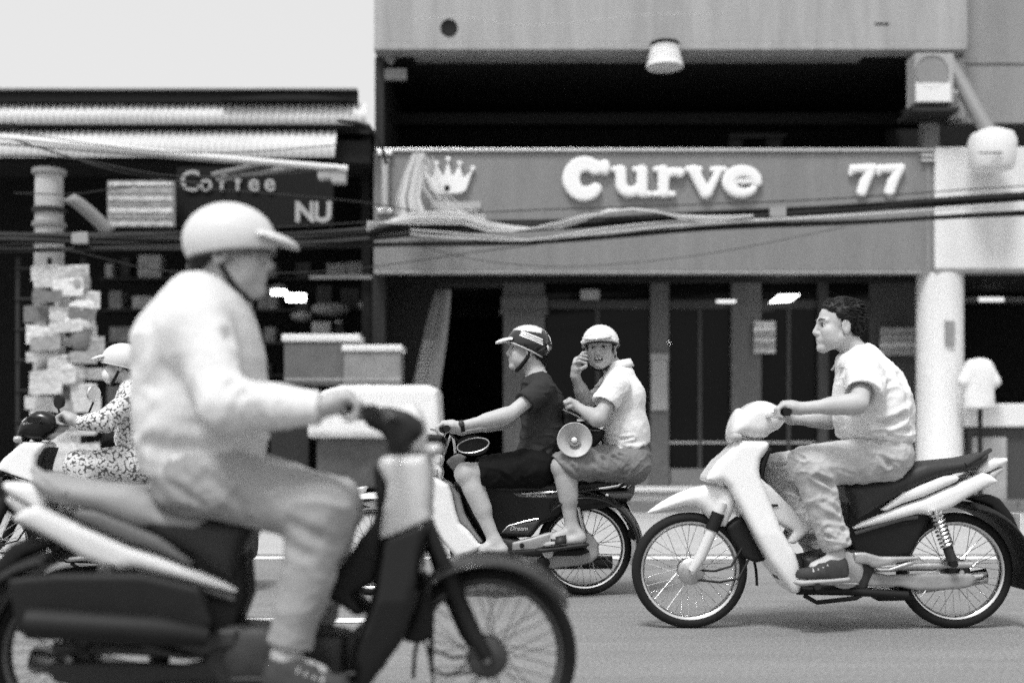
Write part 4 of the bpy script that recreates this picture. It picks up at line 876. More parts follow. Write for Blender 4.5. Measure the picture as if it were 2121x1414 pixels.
for dy in (-1, 1):
    tb('handlebar', [Q(915, 908, dy * .05), Q(920, 898, dy * .16), Q(922, 890, dy * .25), Q(926, 887, dy * .35)], .012, m_chrome, n=8)
    tb('grip', [Q(921, 889, dy * .24), Q(926, 887, dy * .36)], .019, m_bplas)
    tb('brake_lever', [Q(912, 892, dy * .2), Q(893, 889, dy * .27), Q(905, 893, dy * .36)], .006, m_rim, n=6)
tb('steering_stem', [Q(934, 901, -.05), Q(918, 941, -.05)], .008, m_alu, n=8)
tb('key_chain', [Q(938, 905, -.08), Q(941, 920, -.08), Q(943, 938, -.08)], .008, m_rim, n=6)
mr = put('mirror', G().lathe(Q(980, 922, -.25), (.25, -.9, .1), [(0, -.02), (.075, -.016), (.092, -.004), (.092, 0), (.0, .002)], 26, .62), m_bplas, b)
put('mirror_rim', G().tube([Q(980 + 33 * math.cos(a), 922 - 15 * math.sin(a) - 5 * math.cos(a), -.275) for a in [i * .2618 for i in range(25)]], .004, 6), m_alu, mr)
tb('mirror_stalk', [Q(930, 896, -.22), Q(948, 912, -.24), Q(972, 920, -.25)], .006, m_bplas, n=6)
pn('pouch', [(924, 956), (936, 944), (950, 938), (966, 946), (960, 962), (950, 980), (938, 974)], .05, mat('pouch_grey', .12, .5), dy=-.06, r=.015)
# body
pn('frame_cover', [(940, 1000), (965, 985), (1010, 990), (1060, 1000), (1300, 1010), (1300, 1040), (1250, 1050), (1180, 1060), (1120, 1085), (1100, 1110), (1040, 1112), (1004, 1120), (985, 1090), (960, 1050)], .10, m_bpaint, r=.03)
pn('seat', [(1015, 1006), (1030, 996), (1090, 990), (1150, 1000), (1200, 994), (1265, 988), (1296, 980), (1306, 990), (1290, 1006), (1268, 1014), (1195, 1020), (1066, 1018), (1020, 1018)], .125, m_seat, r=.04)
tb('seat_trim', [Q(1080, 1021, -.125), Q(1194, 1017, -.128), Q(1264, 1009, -.128), Q(1284, 1001, -.12), Q(1301, 983, -.10)], .007, m_chrome, n=6)
tr = pn('side_trim', [(1060, 1019), (1194, 1020), (1300, 1018), (1310, 1023), (1296, 1031), (1194, 1032), (1075, 1028)], .115, mat('trim_grey', .13, .35), r=.006)
text_mesh('HONDA', .030, mat('trim_lettering', .6, .4), tr, Q(1111, 1028.5, -.1175), .001, .0, name='lettering')
put('trim_bolt', G().lathe(Q(1257, 1026, -.116), (0, 1, 0), [(0, -.012), (.012, -.01), (.016, 0)], 12), m_chrome, tr)
tb('grab_rail', [Q(1240, 1012, -.13), Q(1280, 1006, -.13), Q(1302, 985, -.11), Q(1302, 985, .11), Q(1280, 1006, .13), Q(1240, 1012, .13)], .009, m_chrome, n=8)
tl = pn('tail_light', [(1288, 1020), (1300, 1006), (1315, 996), (1312, 1022), (1302, 1038), (1288, 1030)], .07, mat('tail_lens', .12, .2), r=.012)
tb('tail_trim', [Q(1292, 1017, -.07), Q(1303, 1006, -.07), Q(1315, 997, -.06)], .005, m_chrome, tl, 6)
s = Solid().cap(rb - np.array((0, .065, 0)), rb + np.array((0, .065, 0)), .335).cap(rb - np.array((0, .3, 0)), rb + np.array((0, .3, 0)), .286, op='-').half(rb + np.array((0, 0, .06)), (-.6, 0, -1)).half(rb + np.array((-.2, 0, 0)), (-1, 0, .0))
V, F = s.mesh(.008); put('rear_fender', (V, F), m_bpaint, b, smooth=True)
pn('rear_skirt', [(1150, 1046), (1200, 1036), (1285, 1030), (1298, 1040), (1306, 1075), (1318, 1104), (1309, 1110), (1296, 1082), (1276, 1052), (1240, 1044), (1200, 1046), (1160, 1058)], .075, m_bpaint, r=.012)
pn('mud_flap', [(1298, 1096), (1316, 1100), (1325, 1118), (1318, 1121), (1300, 1112)], .07, m_bplas, r=.006)
npl = tb('number_plate', [Q(1298, 1038, 0), Q(1318, 1084, 0)], .004, m_white, n=4)
put('plate_sheet', G().add([Q(1298, 1037, -.09), Q(1319, 1085, -.09), Q(1319, 1085, .09), Q(1298, 1037, .09)], [(0, 1, 2, 3)]), m_white, npl, smooth=False, thick=.004)
sc = pn('side_cover', [(1034, 1103), (1051, 1086), (1084, 1078), (1116, 1072), (1119, 1076), (1097, 1104)], .118, mat('cover_dark', .05, .25, coat=.4), r=.01)
tb('cover_trim', [Q(1040, 1101, -.119), Q(1054, 1088, -.119), Q(1084, 1080, -.119), Q(1116, 1073, -.119)], .004, m_chrome, sc, 6)
text_mesh('Dream', .036, mat('trim_lettering', .6, .4), sc, Q(1074, 1098, -.121), .001, .0, name='lettering', shear=.3)
pn('engine', [(985, 1120), (1040, 1108), (1075, 1115), (1090, 1140), (1080, 1165), (1020, 1172), (985, 1160)], .11, m_engine, r=.03)
pn('cylinder', [(930, 1122), (985, 1118), (990, 1160), (935, 1160)], .06, m_engine, r=.015)
pn('chain_case', [(1058, 1122), (1100, 1112), (1133, 1102), (1175, 1097), (1204, 1098), (1224, 1104), (1240, 1126), (1240, 1150), (1227, 1163), (1201, 1170), (1136, 1177), (1110, 1165), (1060, 1150)], .03, m_case, dy=-.085, yc=YB - .085, r=.015)
pn('swingarm', [(1052, 1139), (1120, 1135), (1215, 1134), (1222, 1142), (1200, 1150), (1120, 1152), (1060, 1152)], .02, m_bplas, dy=-.125, yc=YB - .125, r=.01)
put('case_bolt', G().lathe(Q(1081, 1129, -.117), (0, 1, 0), [(0, -.006), (.012, -.005), (.014, 0)], 10), m_bplas, b)
put('footrest_pivot', G().lathe(Q(1135, 1144, -.15), (0, 1, 0), [(0, -.02), (.03, -.018), (.034, .02)], 16), m_engl, b)
tb('footrest', [Q(1126, 1136, -.1), Q(1128, 1136, -.27)], .016, m_bplas); tb('footrest', [Q(1126, 1136, .1), Q(1128, 1136, .27)], .016, m_bplas)
tb('footrest', [Q(1012, 1160, -.08), Q(1012, 1158, -.27)], .016, m_bplas); tb('footrest', [Q(1012, 1160, .08), Q(1012, 1158, .27)], .016, m_bplas)
put('stand_pivot', G().lathe(Q(1125, 1166, -.12), (0, 1, 0), [(0, -.02), (.035, -.018), (.04, .02)], 16), m_bplas, b)
for dy in (-.12, .12):
    sh = tb('shock_absorber', [Q(1196, 1050, dy), Q(1208, 1105, dy)], .02, m_rim); tb('shock_body', [Q(1203, 1085, dy), Q(1210, 1134, dy)], .016, m_bplas, sh)
put('exhaust', G().tube([Q(1000, 1175, .1), Q(1080, 1176, .13), Q(1130, 1166, .14), Q(1150, 1165, .14), Q(1268, 1164, .14)], [.015, .016, .022, .037, .038], 14), mat('muffler_black', .04, .35), b)
tb('side_stand', [Q(1075, 1170, -.1), Q(1100, 1180, -.11), Q(1140, 1180, -.11)], .009, m_bplas, n=6)
# ------------------------------------------------------------------ people
m_skin = mat('skin', .44, .5, spec=.3, grain=.05, gs=160, mott=.12, ms=9, bump=.06, bs=150)
m_skin2 = mat('skin_tanned', .38, .5, spec=.3, grain=.05, gs=160, mott=.14, ms=9, bump=.06, bs=150)
m_hair = mat('black_hair', .010, .45, bump=.5, bs=140, stretch=(1, 1, .25))
m_brow = mat('brow_hair', .05, .8); m_lip = mat('lip', .24, .45); m_eyew = mat('eye_white', .34, .4); m_iris = mat('iris', .012, .2); m_tooth = mat('teeth', .7, .3)
m_shirtw = mat('white_shirt_cotton', .74, .9, mott=.04, ms=8, spec=.05, grain=.09, gs=130, bump=.12, bs=220)
m_trousl = mat('pale_trousers', .46, .9, mott=.12, ms=10, spec=.05, grain=.09, gs=130, bump=.15, bs=200)
m_tee = mat('charcoal_tshirt', .04, .9, mott=.15, ms=10, spec=.05, grain=.09, gs=130, bump=.12, bs=220)
m_shortb = mat('black_shorts', .012, .9, mott=.25, ms=10, spec=.05, grain=.09, gs=130, bump=.12, bs=220)
m_shortg = mat('grey_shorts', .20, .9, mott=.2, ms=9, spec=.05, grain=.09, gs=130, bump=.15, bs=200)
m_shirtc = mat('pale_grey_shirt', .62, .9, mott=.06, ms=5, spec=.05, grain=.09, gs=130, bump=.15, bs=160)
m_trousc = mat('grey_trousers', .30, .9, mott=.12, ms=6, spec=.05, grain=.09, gs=130, bump=.15, bs=160)
m_flower = mat('flowered_cloth', .3, .9, spots=(64, .66, .10))
m_sandal = mat('dark_leather', .03, .5)
m_shoe = mat('dark_canvas', .045, .8, mott=.3, ms=20); m_sole = mat('pale_rubber', .4, .7)

def nrm(v): v = np.array(v, float); return v / np.linalg.norm(v)
class Head:
    def __init__(s, c, f, u, sc=1.0):
        s.c = np.array(c, float); s.f = nrm(f); u = np.array(u, float); s.u = nrm(u - s.f * s.f.dot(u)); s.l = np.cross(s.u, s.f); s.k = sc; s.ax = [s.f, s.l, s.u]
    def __call__(s, a, b, c): return s.c + s.k * (s.f * a + s.l * b + s.u * c)
    def add(s, S, neck, smile=False):
        k = s.k; E = lambda c, r, kk=.015, op='+': S.ell(s(*c), np.array(r) * k, s.ax, kk, op); Cp = lambda a, b, ra, rb, kk=.012, op='+': S.cap(s(*a), s(*b), ra * k, rb * k, kk, op=op)
        E((-.012, 0, .036), (.097, .076, .086)); E((.030, 0, -.012), (.062, .060, .088), .02)
        for q in (-1, 1):
            Cp((.0, q * .050, -.052), (.068, q * .014, -.098), .024, .019, .02)
            E((.058, q * .040, -.022), (.030, .025, .023), .02); E((.046, q * .040, -.056), (.036, .026, .034), .03)
            Cp((.086, q * .010, .026), (.070, q * .046, .024), .011, .010, .012)
            E((.092, q * .033, .004), (.017, .018, .012), .01, '-')
            E((.072, q * .033, .004), (.0145, .0165, .0135), .004)
            E((.096, q * .012, -.033), (.010, .008, .007), .006)
            E((-.006, q * .083, -.008), (.021, .010, .034), .006); E((.0, q * .094, -.006), (.009, .007, .018), .005, '-')
        Cp((.090, 0, .016), (.109, 0, -.024), .008, .0115, .012); E((.101, 0, -.030), (.013, .013, .010), .008)
        E((.080, 0, -.060), (.022, .030, .026), .015)
        w = .030 if smile else .022
        Cp((.098, 0, -.056), (.084, w, -.058 + (.006 if smile else 0)), .0068, .004, .004); Cp((.098, 0, -.056), (.084, -w, -.058 + (.006 if smile else 0)), .0068, .004, .004)
        Cp((.095, 0, -.070), (.082, w * .8, -.066), .0075, .004, .004); Cp((.095, 0, -.070), (.082, -w * .8, -.066), .0075, .004, .004)
        E((.084, 0, -.096), (.018, .022, .017), .015)
        S.cap(s(-.025, 0, -.045), neck, .054 * k, .058, .03)
        return S
    def fine(s, h=.003):
        return [(i, s.c[i] - .125 * s.k, s.c[i] + .125 * s.k, h) for i in range(3)]
    def face(s, parent, smile=False):
        k = s.k
        for q in (-1, 1):
            put('eye', G().lathe(s(.0795, q * .033, .004), s.f * .95 + s.l * q * .3, [(0, -.004), (.0125 * k, -.001), (.009 * k,    .005), (0, .0075)], 14, .36 if smile else .55), m_eyew, parent)
            put('iris', G().lathe(s(.0862, q * .0325, .004), s.f * .97 + s.l * q * .2, [(0, 0), (.0058 * k, .0), (.004, .0022), (0, .003)], 12), m_iris, parent)
            put('eyelid', G().tube([s(.083, q * .018, .007), s(.0885, q * .031, .0135), s(.079, q * .048, .008)], .0018 * k, 6), m_brow, parent)
            put('eyebrow', G().tube([s(.096, q * .013, .028), s(.0935, q * .030, .0345), s(.079, q * .050, .029)], [.0026, .0036, .0018], 6), m_brow, parent)
        if smile:
            put('mouth', G().lathe(s(.099, 0, -.0628), s.f, [(0, -.010), (.027 * k, -.012), (.024 * k, .002), (0, .0085)], 18, .42), m_iris, parent)
            put('teeth', G().lathe(s(.1035, 0, -.0600), s.f, [(0, -.008), (.021 * k, -.010), (.018 * k, .001), (0, .0065)], 18, .25), m_tooth, parent)
            put('lip', G().tube([s(.084, -.034, -.048), s(.101, -.016, -.0525), s(.109, 0, -.0525), s(.101, .016, -.0525), s(.084, .034, -.048)], [.002, .004, .0045, .004, .002], 6), m_lip, parent)
            put('lip', G().tube([s(.080, -.029, -.054), s(.099, -.015, -.0735), s(.106, 0, -.0765), s(.099, .015, -.0735), s(.080, .029, -.054)], [.002, .004, .005, .004, .002], 6), m_lip, parent)
        else:
            put('lip', G().tube([s(.083, -.022, -.062), s(.0995, -.008, -.0615), s(.1015, 0, -.0615), s(.0995, .008, -.0615), s(.083, .022, -.062)], [.0012, .003, .0034, .003, .0012], 6), m_lip, parent)

def grip_hand(S, wr, g, fx, side, sc=1.0):
    """a fist closed round a bar that runs across the motorbike"""
    wr, g = np.array(wr), np.array(g); F_, U_, L_ = np.array((fx, 0, 0.)), np.array((0, 0, 1.)), np.array((0, 1., 0))
    kn = g + F_ * .012 + U_ * .030
    S.cap(wr, wr + (kn - wr) * .45, .026, .030, .015, (1, 1.25, 1)); S.cap(wr + (kn - wr) * .4, kn - F_ * .008, .027, .022, .015, (1, 1.6, 1))
    for i in range(4):
        o = L_ * (i - 1.5) * .021; e = (.0, .004, .002, -.006)[i]
        a = kn + o + F_ * e; b = g + o + F_ * (.038 + e) + U_ * .012; c = g + o + F_ * (.034 + e) - U_ * .020; d = g + o + F_ * .006 - U_ * .030
        S.cap(a, b, .0105, .0100, .004).cap(b, c, .0100, .0092, .003).cap(c, d, .0092, .0085, .003)
    t0 = wr + (g - wr) * .45 + L_ * -side * .018; t1 = g - F_ * .022 + L_ * -side * .040 - U_ * .002; t2 = g + F_ * .010 + L_ * -side * .040 - U_ * .026
    S.cap(t0, t1, .0135, .0118, .012).cap(t1, t2, .0115, .0095, .004)

class Person:
    fold = .75
    def __init__(s, Y, J, fx, hd, gz=None):
        s.Y, s.fx, s.hd = Y, fx, hd; s.J = {k: P(v[0], v[1], Y + v[2]) for k, v in J.items()}; s.S = Solid()
    def p(s, px, py, dy=0.): return P(px, py, s.Y + dy)
    def body(s, hands='gg', leg=(.085, .060, .056, .036), arm=(.050, .041, .041, .027), barefoot=True, smile=False, tor=1.0):
        J, S = s.J, s.S
        s.hd.add(S, J['neck'], smile)
        S.cap(J['pelvis'], J['waist'], .105 * tor, .098 * tor, .03, (1, 1.35, 1)).cap(J['waist'], J['chest'], .098 * tor, .112 * tor, .03, (1, 1.35, 1)).cap(J['chest'], J['neck'], .100 * tor, .055, .04, (1, 1.2, 1))
        S.cap(J['sh1'], J['sh2'], .052, .052, .04)
        for q, side in (('1', -1), ('2', 1)):
            sh, el, wr = J['sh' + q], J['el' + q], J['wr' + q]
            S.cap(sh, el, arm[0], arm[1], .03).cap(el, wr, arm[2] * .95, arm[3], .02).cap(el + (wr - el) * .12, el + (wr - el) * .45, arm[2] * 1.08, arm[2] * .86, .03)
            if hands[int(q) - 1] == 'g': grip_hand(S, wr, J['hd' + q], s.fx, side)
            hp, kn, an = J['hip' + q], J['kn' + q], J['an' + q]
            S.cap(hp, kn, leg[0], leg[1], .04).cap(kn, an, leg[2], leg[3], .02)
            cf = kn + (an - kn) * .33 + np.array((-s.fx * .014, 0, 0)); S.cap(cf - (an - kn) * .12, cf + (an - kn) * .18, leg[2] * .98, leg[2] * .80, .04)
            S.ell(kn + np.array((s.fx * .012, 0, .008)), (.05, .05, .055), None, .03)
            hl, to = J['hl' + q], J['to' + q]; S.cap(an, hl + np.array((0, 0, .012)), leg[3], .033, .02); md = an * .35 + to * .65 + np.array((0, 0, .004))
            S.cap(an + np.array((s.fx * .01, 0, -.03)), md, .034, .026, .02, (1, 1.2, 1)).cap(hl, to + (hl - to) * .25, .029, .024, .02, (1, 1.25, 1))
            d = nrm(to - hl); 
            if barefoot:
                for i in range(5):
                    t = to + np.array((0, (i - 2) * .017 * -side * 1, 0)) - d * (.006 * abs(i - 1)); S.cap(t - d * .045, t, .0125 if i else .0155, .0095 if i else .013, .006)
            else: S.cap(hl, to, .03, .026, .02)
        return s
    def make(s, label, m, h=.006, fine=(), group=None):
        V, F = s.S.mesh(h, tuple(s.hd.fine()) + tuple(fine)); lo = V.min(0)
        s.o = put('person', (V, F), m, None, smooth=True, base=(s.J['pelvis'][0], s.J['pelvis'][1], s.J['pelvis'][2] - .14)); prop(s.o, label, 'person', group)
        return s.o
    def cloth(s, name, S, m, h=.006, noise=(), folds=(), fine=(), ridges=()):
        V, F = S.mesh(h, fine); fo = [([s.p(*q) for q in pts], w, d * s.fold) for pts, w, d in folds]
        return put(name, drape(V, F, noise, fo, ridges), m, s.o, smooth=True)
    def helmet(s, m, mv, mr=None, tilt=.34, visor=True, up=.034, base=-.006, vz=0., strap=.008):
        H = s.hd; k = H.k; S = Solid()
        S.ell(H(-.006, 0, up), np.array((.130, .108, .108)) * k, H.ax, 0).ell(H(-.006, 0, up - .004), np.array((.116, .094, .096)) * k, H.ax, 0, '-')
        nn = H.f * tilt - H.u; S.half(H(0, 0, base), nn, .004)
        o = put('helmet', S.mesh(.005), m, s.o, smooth=True)
        if visor:
            S = Solid(); ax = [nrm(H.f - H.u * .22), H.l, nrm(H.u + H.f * .22)]
            S.ell(H(.112, 0, .044 + vz), np.array((.078, .088, .024)) * k, ax, 0).ell(H(.108, 0, .036 + vz), np.array((.080, .090, .024)) * k, ax, 0, '-').half(H(.088, 0, .04 + vz), -H.f, .0)
            put('visor', S.mesh(.004), mv, o, smooth=True)
        pts = []
        for i in range(41):                              # rubber edge of the shell
            a = 2 * math.pi * i / 40; ca, sa = math.cos(a), math.sin(a); lo, hi = .2, 1.3
            fcomp, lcomp = .130 * ca, .108 * sa
            for _ in range(12):                          # walk in until the point lies on the cut plane of the shell
                uu = base + tilt * (fcomp - 0); z = (uu - up) / .108; r = math.sqrt(max(1 - z * z, .05)); fcomp = -.006 + .130 * r * ca; lcomp = .108 * r * sa
            pts.append(H(fcomp * 1.0, lcomp, base + tilt * fcomp))
        put('helmet_edge', G().tube(pts, .0048 * k, 8, cap=False), mr or mv, o)
        for q in (-1, 1):
            put('chin_strap', G().tube([H(-.012, q * .088, .0), H(.0, q * .080, -.045), H(.028, q * .062, -.088), H(.052, q * .028, -.118), H(.056, 0, -.122)], [strap * .8, strap, strap * 1.1, strap * 1.1, strap], 8), m_bplas, s.o)
        return o
    def hair(s, m=m_hair, back=True, front=.045, top=0.016, noise=.006, low=-.05, tufts=0):
        H = s.hd; k = H.k; S = Solid(); S.ell(H(-.016, 0, .038), (np.array((.100, .079, .088)) + top) * k, H.ax, 0)
        S.cap(H(-.05, 0, .0), H(-.066, 0, low), .066 * k, .050 * k, .03)
        S.half(H(.046, 0, front), nrm(H.f * .75 - H.u * .7), .008)                       # hair line over the forehead
        S.half(H(-.012, 0, -.012), nrm(H.f * .45 - H.u * .62), .012)                     # temples, round the ears
        S.half(H(0, 0, low - .01), -H.u - H.f * .2, .02)
        V, F = S.mesh(.004); V, F = drape(V, F, [(noise, (38, 38, 16)), (noise * .5, (110, 110, 40))]); o = put('hair', (V, F), m, s.o, smooth=True)
        if tufts:
            N = normals(V, F); g = G()
            for i in rng.choice(len(V), tufts, replace=False):
                n = N[i]; d = -H.f * .9 - H.u * .22 + H.l * rng.normal(0, .10) + n * .12
                loc = (V[i] - H.c) @ np.array(H.ax).T / k
                if loc[2] < .03: d = -H.u * .9 - H.f * .35 + n * .06
                if loc[0] > .045 and loc[2] > .05: d = H.u * .25 - H.f * .7 + H.l * rng.normal(0, .2) + n * .25
                d = nrm(d); L = rng.uniform(.018, .036) * (.45 if loc[2] < .03 else 1)
                g.tube([V[i] - n * .003, V[i] + d * L * .5 + n * .004, V[i] + d * L - n * .003], [.0028, .0026, .0006], 4)
            put('hair_tufts', g, m, o, smooth=True)['kind'] = 'stuff'
        return o
    def shoe(s, q, m, ms):
        hl, to, an = s.J['hl' + q], s.J['to' + q], s.J['an' + q]; d = nrm(to - hl); S = Solid()
        S.cap(hl, to, .042, .036, .02, (1, 1.05, 1)).cap(an * .5 + hl * .5, hl * .45 + to * .55 + np.array((0, 0, .025)), .044, .034, .03).half(hl - np.array((0, 0, .030)), (d[2], 0, -1))
        S.cap(an, an + np.array((0, 0, .2)), .035, op='-')
        o = put('shoe', drape(*S.mesh(.005), [(.002, (40, 40, 40))]), m, s.o, smooth=True)
        S = Solid().cap(hl - np.array((0, 0, .028)) - d * .008, to - np.array((0, 0, .028)) + d * .006, .043, .040, .0, (1, 1.05, .42)); put('sole', S.mesh(.005), ms, o, smooth=True)
        for i in range(4):
            c = hl * (.62 - .13 * i) + to * (.38 + .13 * i) + np.array((0, 0, .050 - .007 * i)); put('lace', G().tube([c + np.array((0, -.04, -.012)), c + np.array((0, -.02, .004)), c + np.array((0, .02, .004))], .0045, 6), ms, o)
        return o

def trousers(R, rt, ends, k=.05, waist=True):
    """rt: radii (hip, knee, below knee, hem); ends: hem points per leg"""
    J = R.J; S = Solid()
    S.cap(J['pelvis'], J['pelvis'] * .6 + J['waist'] * .4, rt[0] * 1.18, rt[0] * 1.12, .03, (1, 1.32, 1))
    for q in ('1', '2'):
        S.cap(J['hip' + q], J['kn' + q], rt[0], rt[1], k)
        if len(rt) > 2:
            S.cap(J['kn' + q], ends[q], rt[2], rt[3], .035)
            d = nrm(ends[q] - J['kn' + q]); S.cap(ends[q] - d * .03, ends[q] + d * .2, rt[3] - .012, op='-'); S.half(ends[q] + d * (0.0), d, .0) if False else None
    return S

# ---- the bareheaded rider on the white motorbike
hA = Head(P(1736, 676, YA), (-1, -.10, -.03), (.02, 0, 1), 1.04)
A = Person(YA, dict(neck=(1778, 742, 0), chest=(1800, 815, 0), waist=(1822, 890, 0), pelvis=(1832, 938, 0),
    sh1=(1792, 782, -.19), el1=(1778, 836, -.36), wr1=(1655, 846, -.33), hd1=(1626, 853, -.31), sh2=(1790, 785, .19), el2=(1722, 868, .33), wr2=(1640, 868, .32), hd2=(1614, 861, .31),
    hip1=(1835, 946, -.09), kn1=(1674, 966, -.20), an1=(1732, 1146, -.19), hl1=(1738, 1186, -.20), to1=(1664, 1192, -.23), hip2=(1835, 946, .09), kn2=(1602, 980, .16), an2=(1690, 1140, .19), hl2=(1722, 1186, .2), to2=(1650, 1192, .22)), -1, hA)
A.fold = 1.25; A.body(barefoot=False)
A.make('bareheaded young man in a white short sleeved shirt and pale trousers on the white motorbike', m_skin, fine=((0, P(1600, 0, YA)[0], P(1665, 0, YA)[0], .004),))
hA.face(A.o); A.hair(front=.060, top=.008, noise=.008, tufts=900)
S = trousers(A, (.112, .088, .082, .066), {'1': A.p(1734, 1128, -.19), '2': A.p(1692, 1128, .19)})
A.cloth('trousers', S, m_trousl, ridges=[(.007, (13, 9, 15)), (.003, (30, 20, 34))], noise=[(.008, (9, 9, 9)), (.004, (26, 18, 26))], folds=[
    ([(1668, 950, -.29), (1640, 940, -.2)], .008, .008), ([(1690, 985, -.28), (1730, 1008, -.26), (1745, 1018, -.24)], .012, .014), ([(1700, 975, -.3), (1738, 996, -.28)], .010, .010), ([(1720, 965, -.3), (1770, 985, -.24)], .010, .008),
    ([(1800, 930, -.2), (1840, 960, -.2)], .013, .013), ([(1812, 915, -.19), (1850, 935, -.18)], .010, .010), ([(1705, 1040, -.26), (1740, 1060, -.25)], .012, .008), ([(1715, 1090, -.25), (1755, 1098, -.24)], .010, .010), ([(1712, 1110, -.25), (1755, 1120, -.24)], .008, .008),
    ([(1600, 965, .08), (1640, 958, .06)], .008, .010), ([(1610, 976, .08), (1655, 970, .08)], .008, .010), ([(1615, 950, .08), (1655, 945, .06)], .008, .008)])
S = Solid()
S.cap(A.p(1782, 758), A.p(1800, 812), .115, .158, .04, (1, 1.3, 1)).cap(A.p(1800, 812), A.p(1808, 858), .158, .178, .04, (1, 1.2, 1)).cap(A.p(1808, 858), A.p(1818, 896), .178, .165, .04, (1, 1.2, 1))
S.cap(A.J['sh1'], A.J['sh2'], .075, .075, .05)
for q, e in (('1', (1788, 822, -.315)), ('2', (1765, 830, .28))):
    S.cap(A.J['sh' + q], A.p(*e), .078, .088, .04)
dA = nrm(A.J['el1'] - A.J['sh1']); eA = A.p(1788, 822, -.315); S.cap(eA + dA * .075, eA + dA * .3, .11, op='-')
for q in ('1', '2'): S.cap(A.J['el' + q] * .7 + A.J['sh' + q] * .3, A.J['el' + q] + (A.J['el' + q] - A.J['sh' + q]) * .6, .066, .078, .004, op='-')
S.half(A.p(1810, 914), (-.10, 0, -1), .012).cap(A.p(1762, 715), A.p(1774, 752), .066, .058, .012, op='-')
A.cloth('shirt', S, m_shirtw, ridges=[(.006, (8, 6, 13)), (.0025, (20, 14, 30))], noise=[(.008, (7, 7, 7)), (.004, (18, 14, 22))], folds=[
    ([(1868, 862, -.2), (1830, 878, -.22), (1780, 890, -.24)], .016, .026), ([(1880, 890, -.17), (1830, 892, -.2), (1770, 902, -.22)], .011, .015), ([(1890, 905, -.12), (1840, 900, -.2)], .009, .012),
    ([(1725, 872, -.15), (1775, 880, -.22)], .009, .010), ([(1730, 855, -.14), (1770, 862, -.2)], .008, .008), ([(1822, 800, -.26), (1850, 790, -.2)], .012, .008), ([(1735, 770, -.12), (1748, 800, -.15), (1745, 820, -.15)], .010, .012), ([(1860, 780, -.15), (1872, 830, -.17)], .018, .008)])
rows = []                                                # turned-down collar
for i in range(17):
    a = -2.6 + 5.2 * i / 16; ca, sa = math.cos(a), math.sin(a); base = A.p(1774, 738); fr = max(0, -ca * -1)
    ring = lambda r, dz: base + np.array((ca * r * 1.02 + .0, sa * r, dz + .30 * r * ca * .9))
    rows.append([ring(.060, .030), ring(.066, .034), ring(.083, .012), ring(.100 if ca > -.4 else .118, -.020 if ca > -.4 else -.034)])
put('collar', G().sheet(rows), m_shirtw, A.o, thick=.006)
put('shirt_pocket', G().tube([A.p(1748, 800, -.17), A.p(1775, 806, -.2)], .003, 6), m_shirtw, A.o)
for q in ('1', '2'): A.shoe(q, m_shoe, m_sole)

# ---- the rider in the dark t-shirt and half helmet
hB = Head(P(1092, 725, YB), (-1, -.06, .05), (.05, 0, 1), 1.0)
B = Person(YB, dict(neck=(1112, 783, 0), chest=(1124, 838, 0), waist=(1126, 900, 0), pelvis=(1112, 952, 0),
    sh1=(1122, 806, -.175), el1=(1056, 858, -.27), wr1=(952, 883, -.31), hd1=(921, 889, -.30), sh2=(1118, 806, .175), el2=(1052, 872, .28), wr2=(955, 892, .31), hd2=(923, 890, .30),
    hip1=(1112, 968, -.09), kn1=(966, 982, -.19), an1=(1024, 1118, -.19), hl1=(1040, 1141, -.20), to1=(988, 1147, -.23), hip2=(1112, 968, .09), kn2=(968, 984, .17), an2=(1022, 1118, .18), hl2=(1036, 1141, .2), to2=(985, 1147, .23)), -1, hB)
B.body(arm=(.045, .038, .039, .026))
B.make('man in a charcoal t-shirt, black shorts and a striped half helmet steering barefoot', m_skin, fine=((0, P(895, 0, YB)[0], P(950, 0, YB)[0], .004),))
hB.face(B.o); B.hair(front=.05, top=.006, low=-.095, noise=.004, tufts=500)
m_helb = mat('black_helmet_gloss', .012, .12, coat=.8); m_helw = mat('white_helmet_gloss', .8, .15, coat=.6); m_helg = mat('grey_helmet_trim', .5, .3)
he = B.helmet(m_helb, m_helw, m_helg, tilt=.40, strap=.011)
S = Solid(); H = hB
S.ell(H(-.006, 0, .0345), (.1325, .1105, .1105), H.ax, 0).ell(H(-.006, 0, .03), (.12, .098, .1), H.ax, 0, '-').half(H(.0, 0, .098), -(H.u * 1. - H.f * .10), .003).half(H(-.075, 0, .1), -H.f * 1. - H.u * .2, .003)
put('helmet_panel', S.mesh(.004), mat('pale_helmet_panel', .62, .2, coat=.5), he, smooth=True)
def shell(a, el, out=1.012):                             # a point on the helmet shell by heading (from the front) and height
    return H(-.006 + .130 * out * math.cos(rad(a)) * math.cos(rad(el)), -.108 * out * math.sin(rad(a)) * math.cos(rad(el)), .034 + .108 * out * math.sin(rad(el)))
sgn = -1 if shell(90, 0)[1] > YB else 1
for e0, w in ((22, .006), (29, .004), (36, .006)):
    for sd in (1, -1):
        put('helmet_stripe', G().tube([shell(sd * a * sgn, e0 - (a - 62) * .40, 1.012) for a in (62, 75, 88, 101, 114, 124)], w, 6), m_helw, he)
for sd in (1, -1):
    put('helmet_dot', G().lathe(shell(sd * 148, -9, .995), shell(sd * 148, -9) - hB.c, [(0, 0), (.017, 0), (.014, .004), (0, .006)], 14), m_helw, he)
    put('helmet_spine', G().tube([shell(sd * 8, e, 1.006) for e in (60, 75, 90)] + [shell(180 - sd * 8, e, 1.006) for e in (75, 60, 45, 25, 5, -12)], .0045, 6), m_helg, he)
S = Solid(); J = B.J
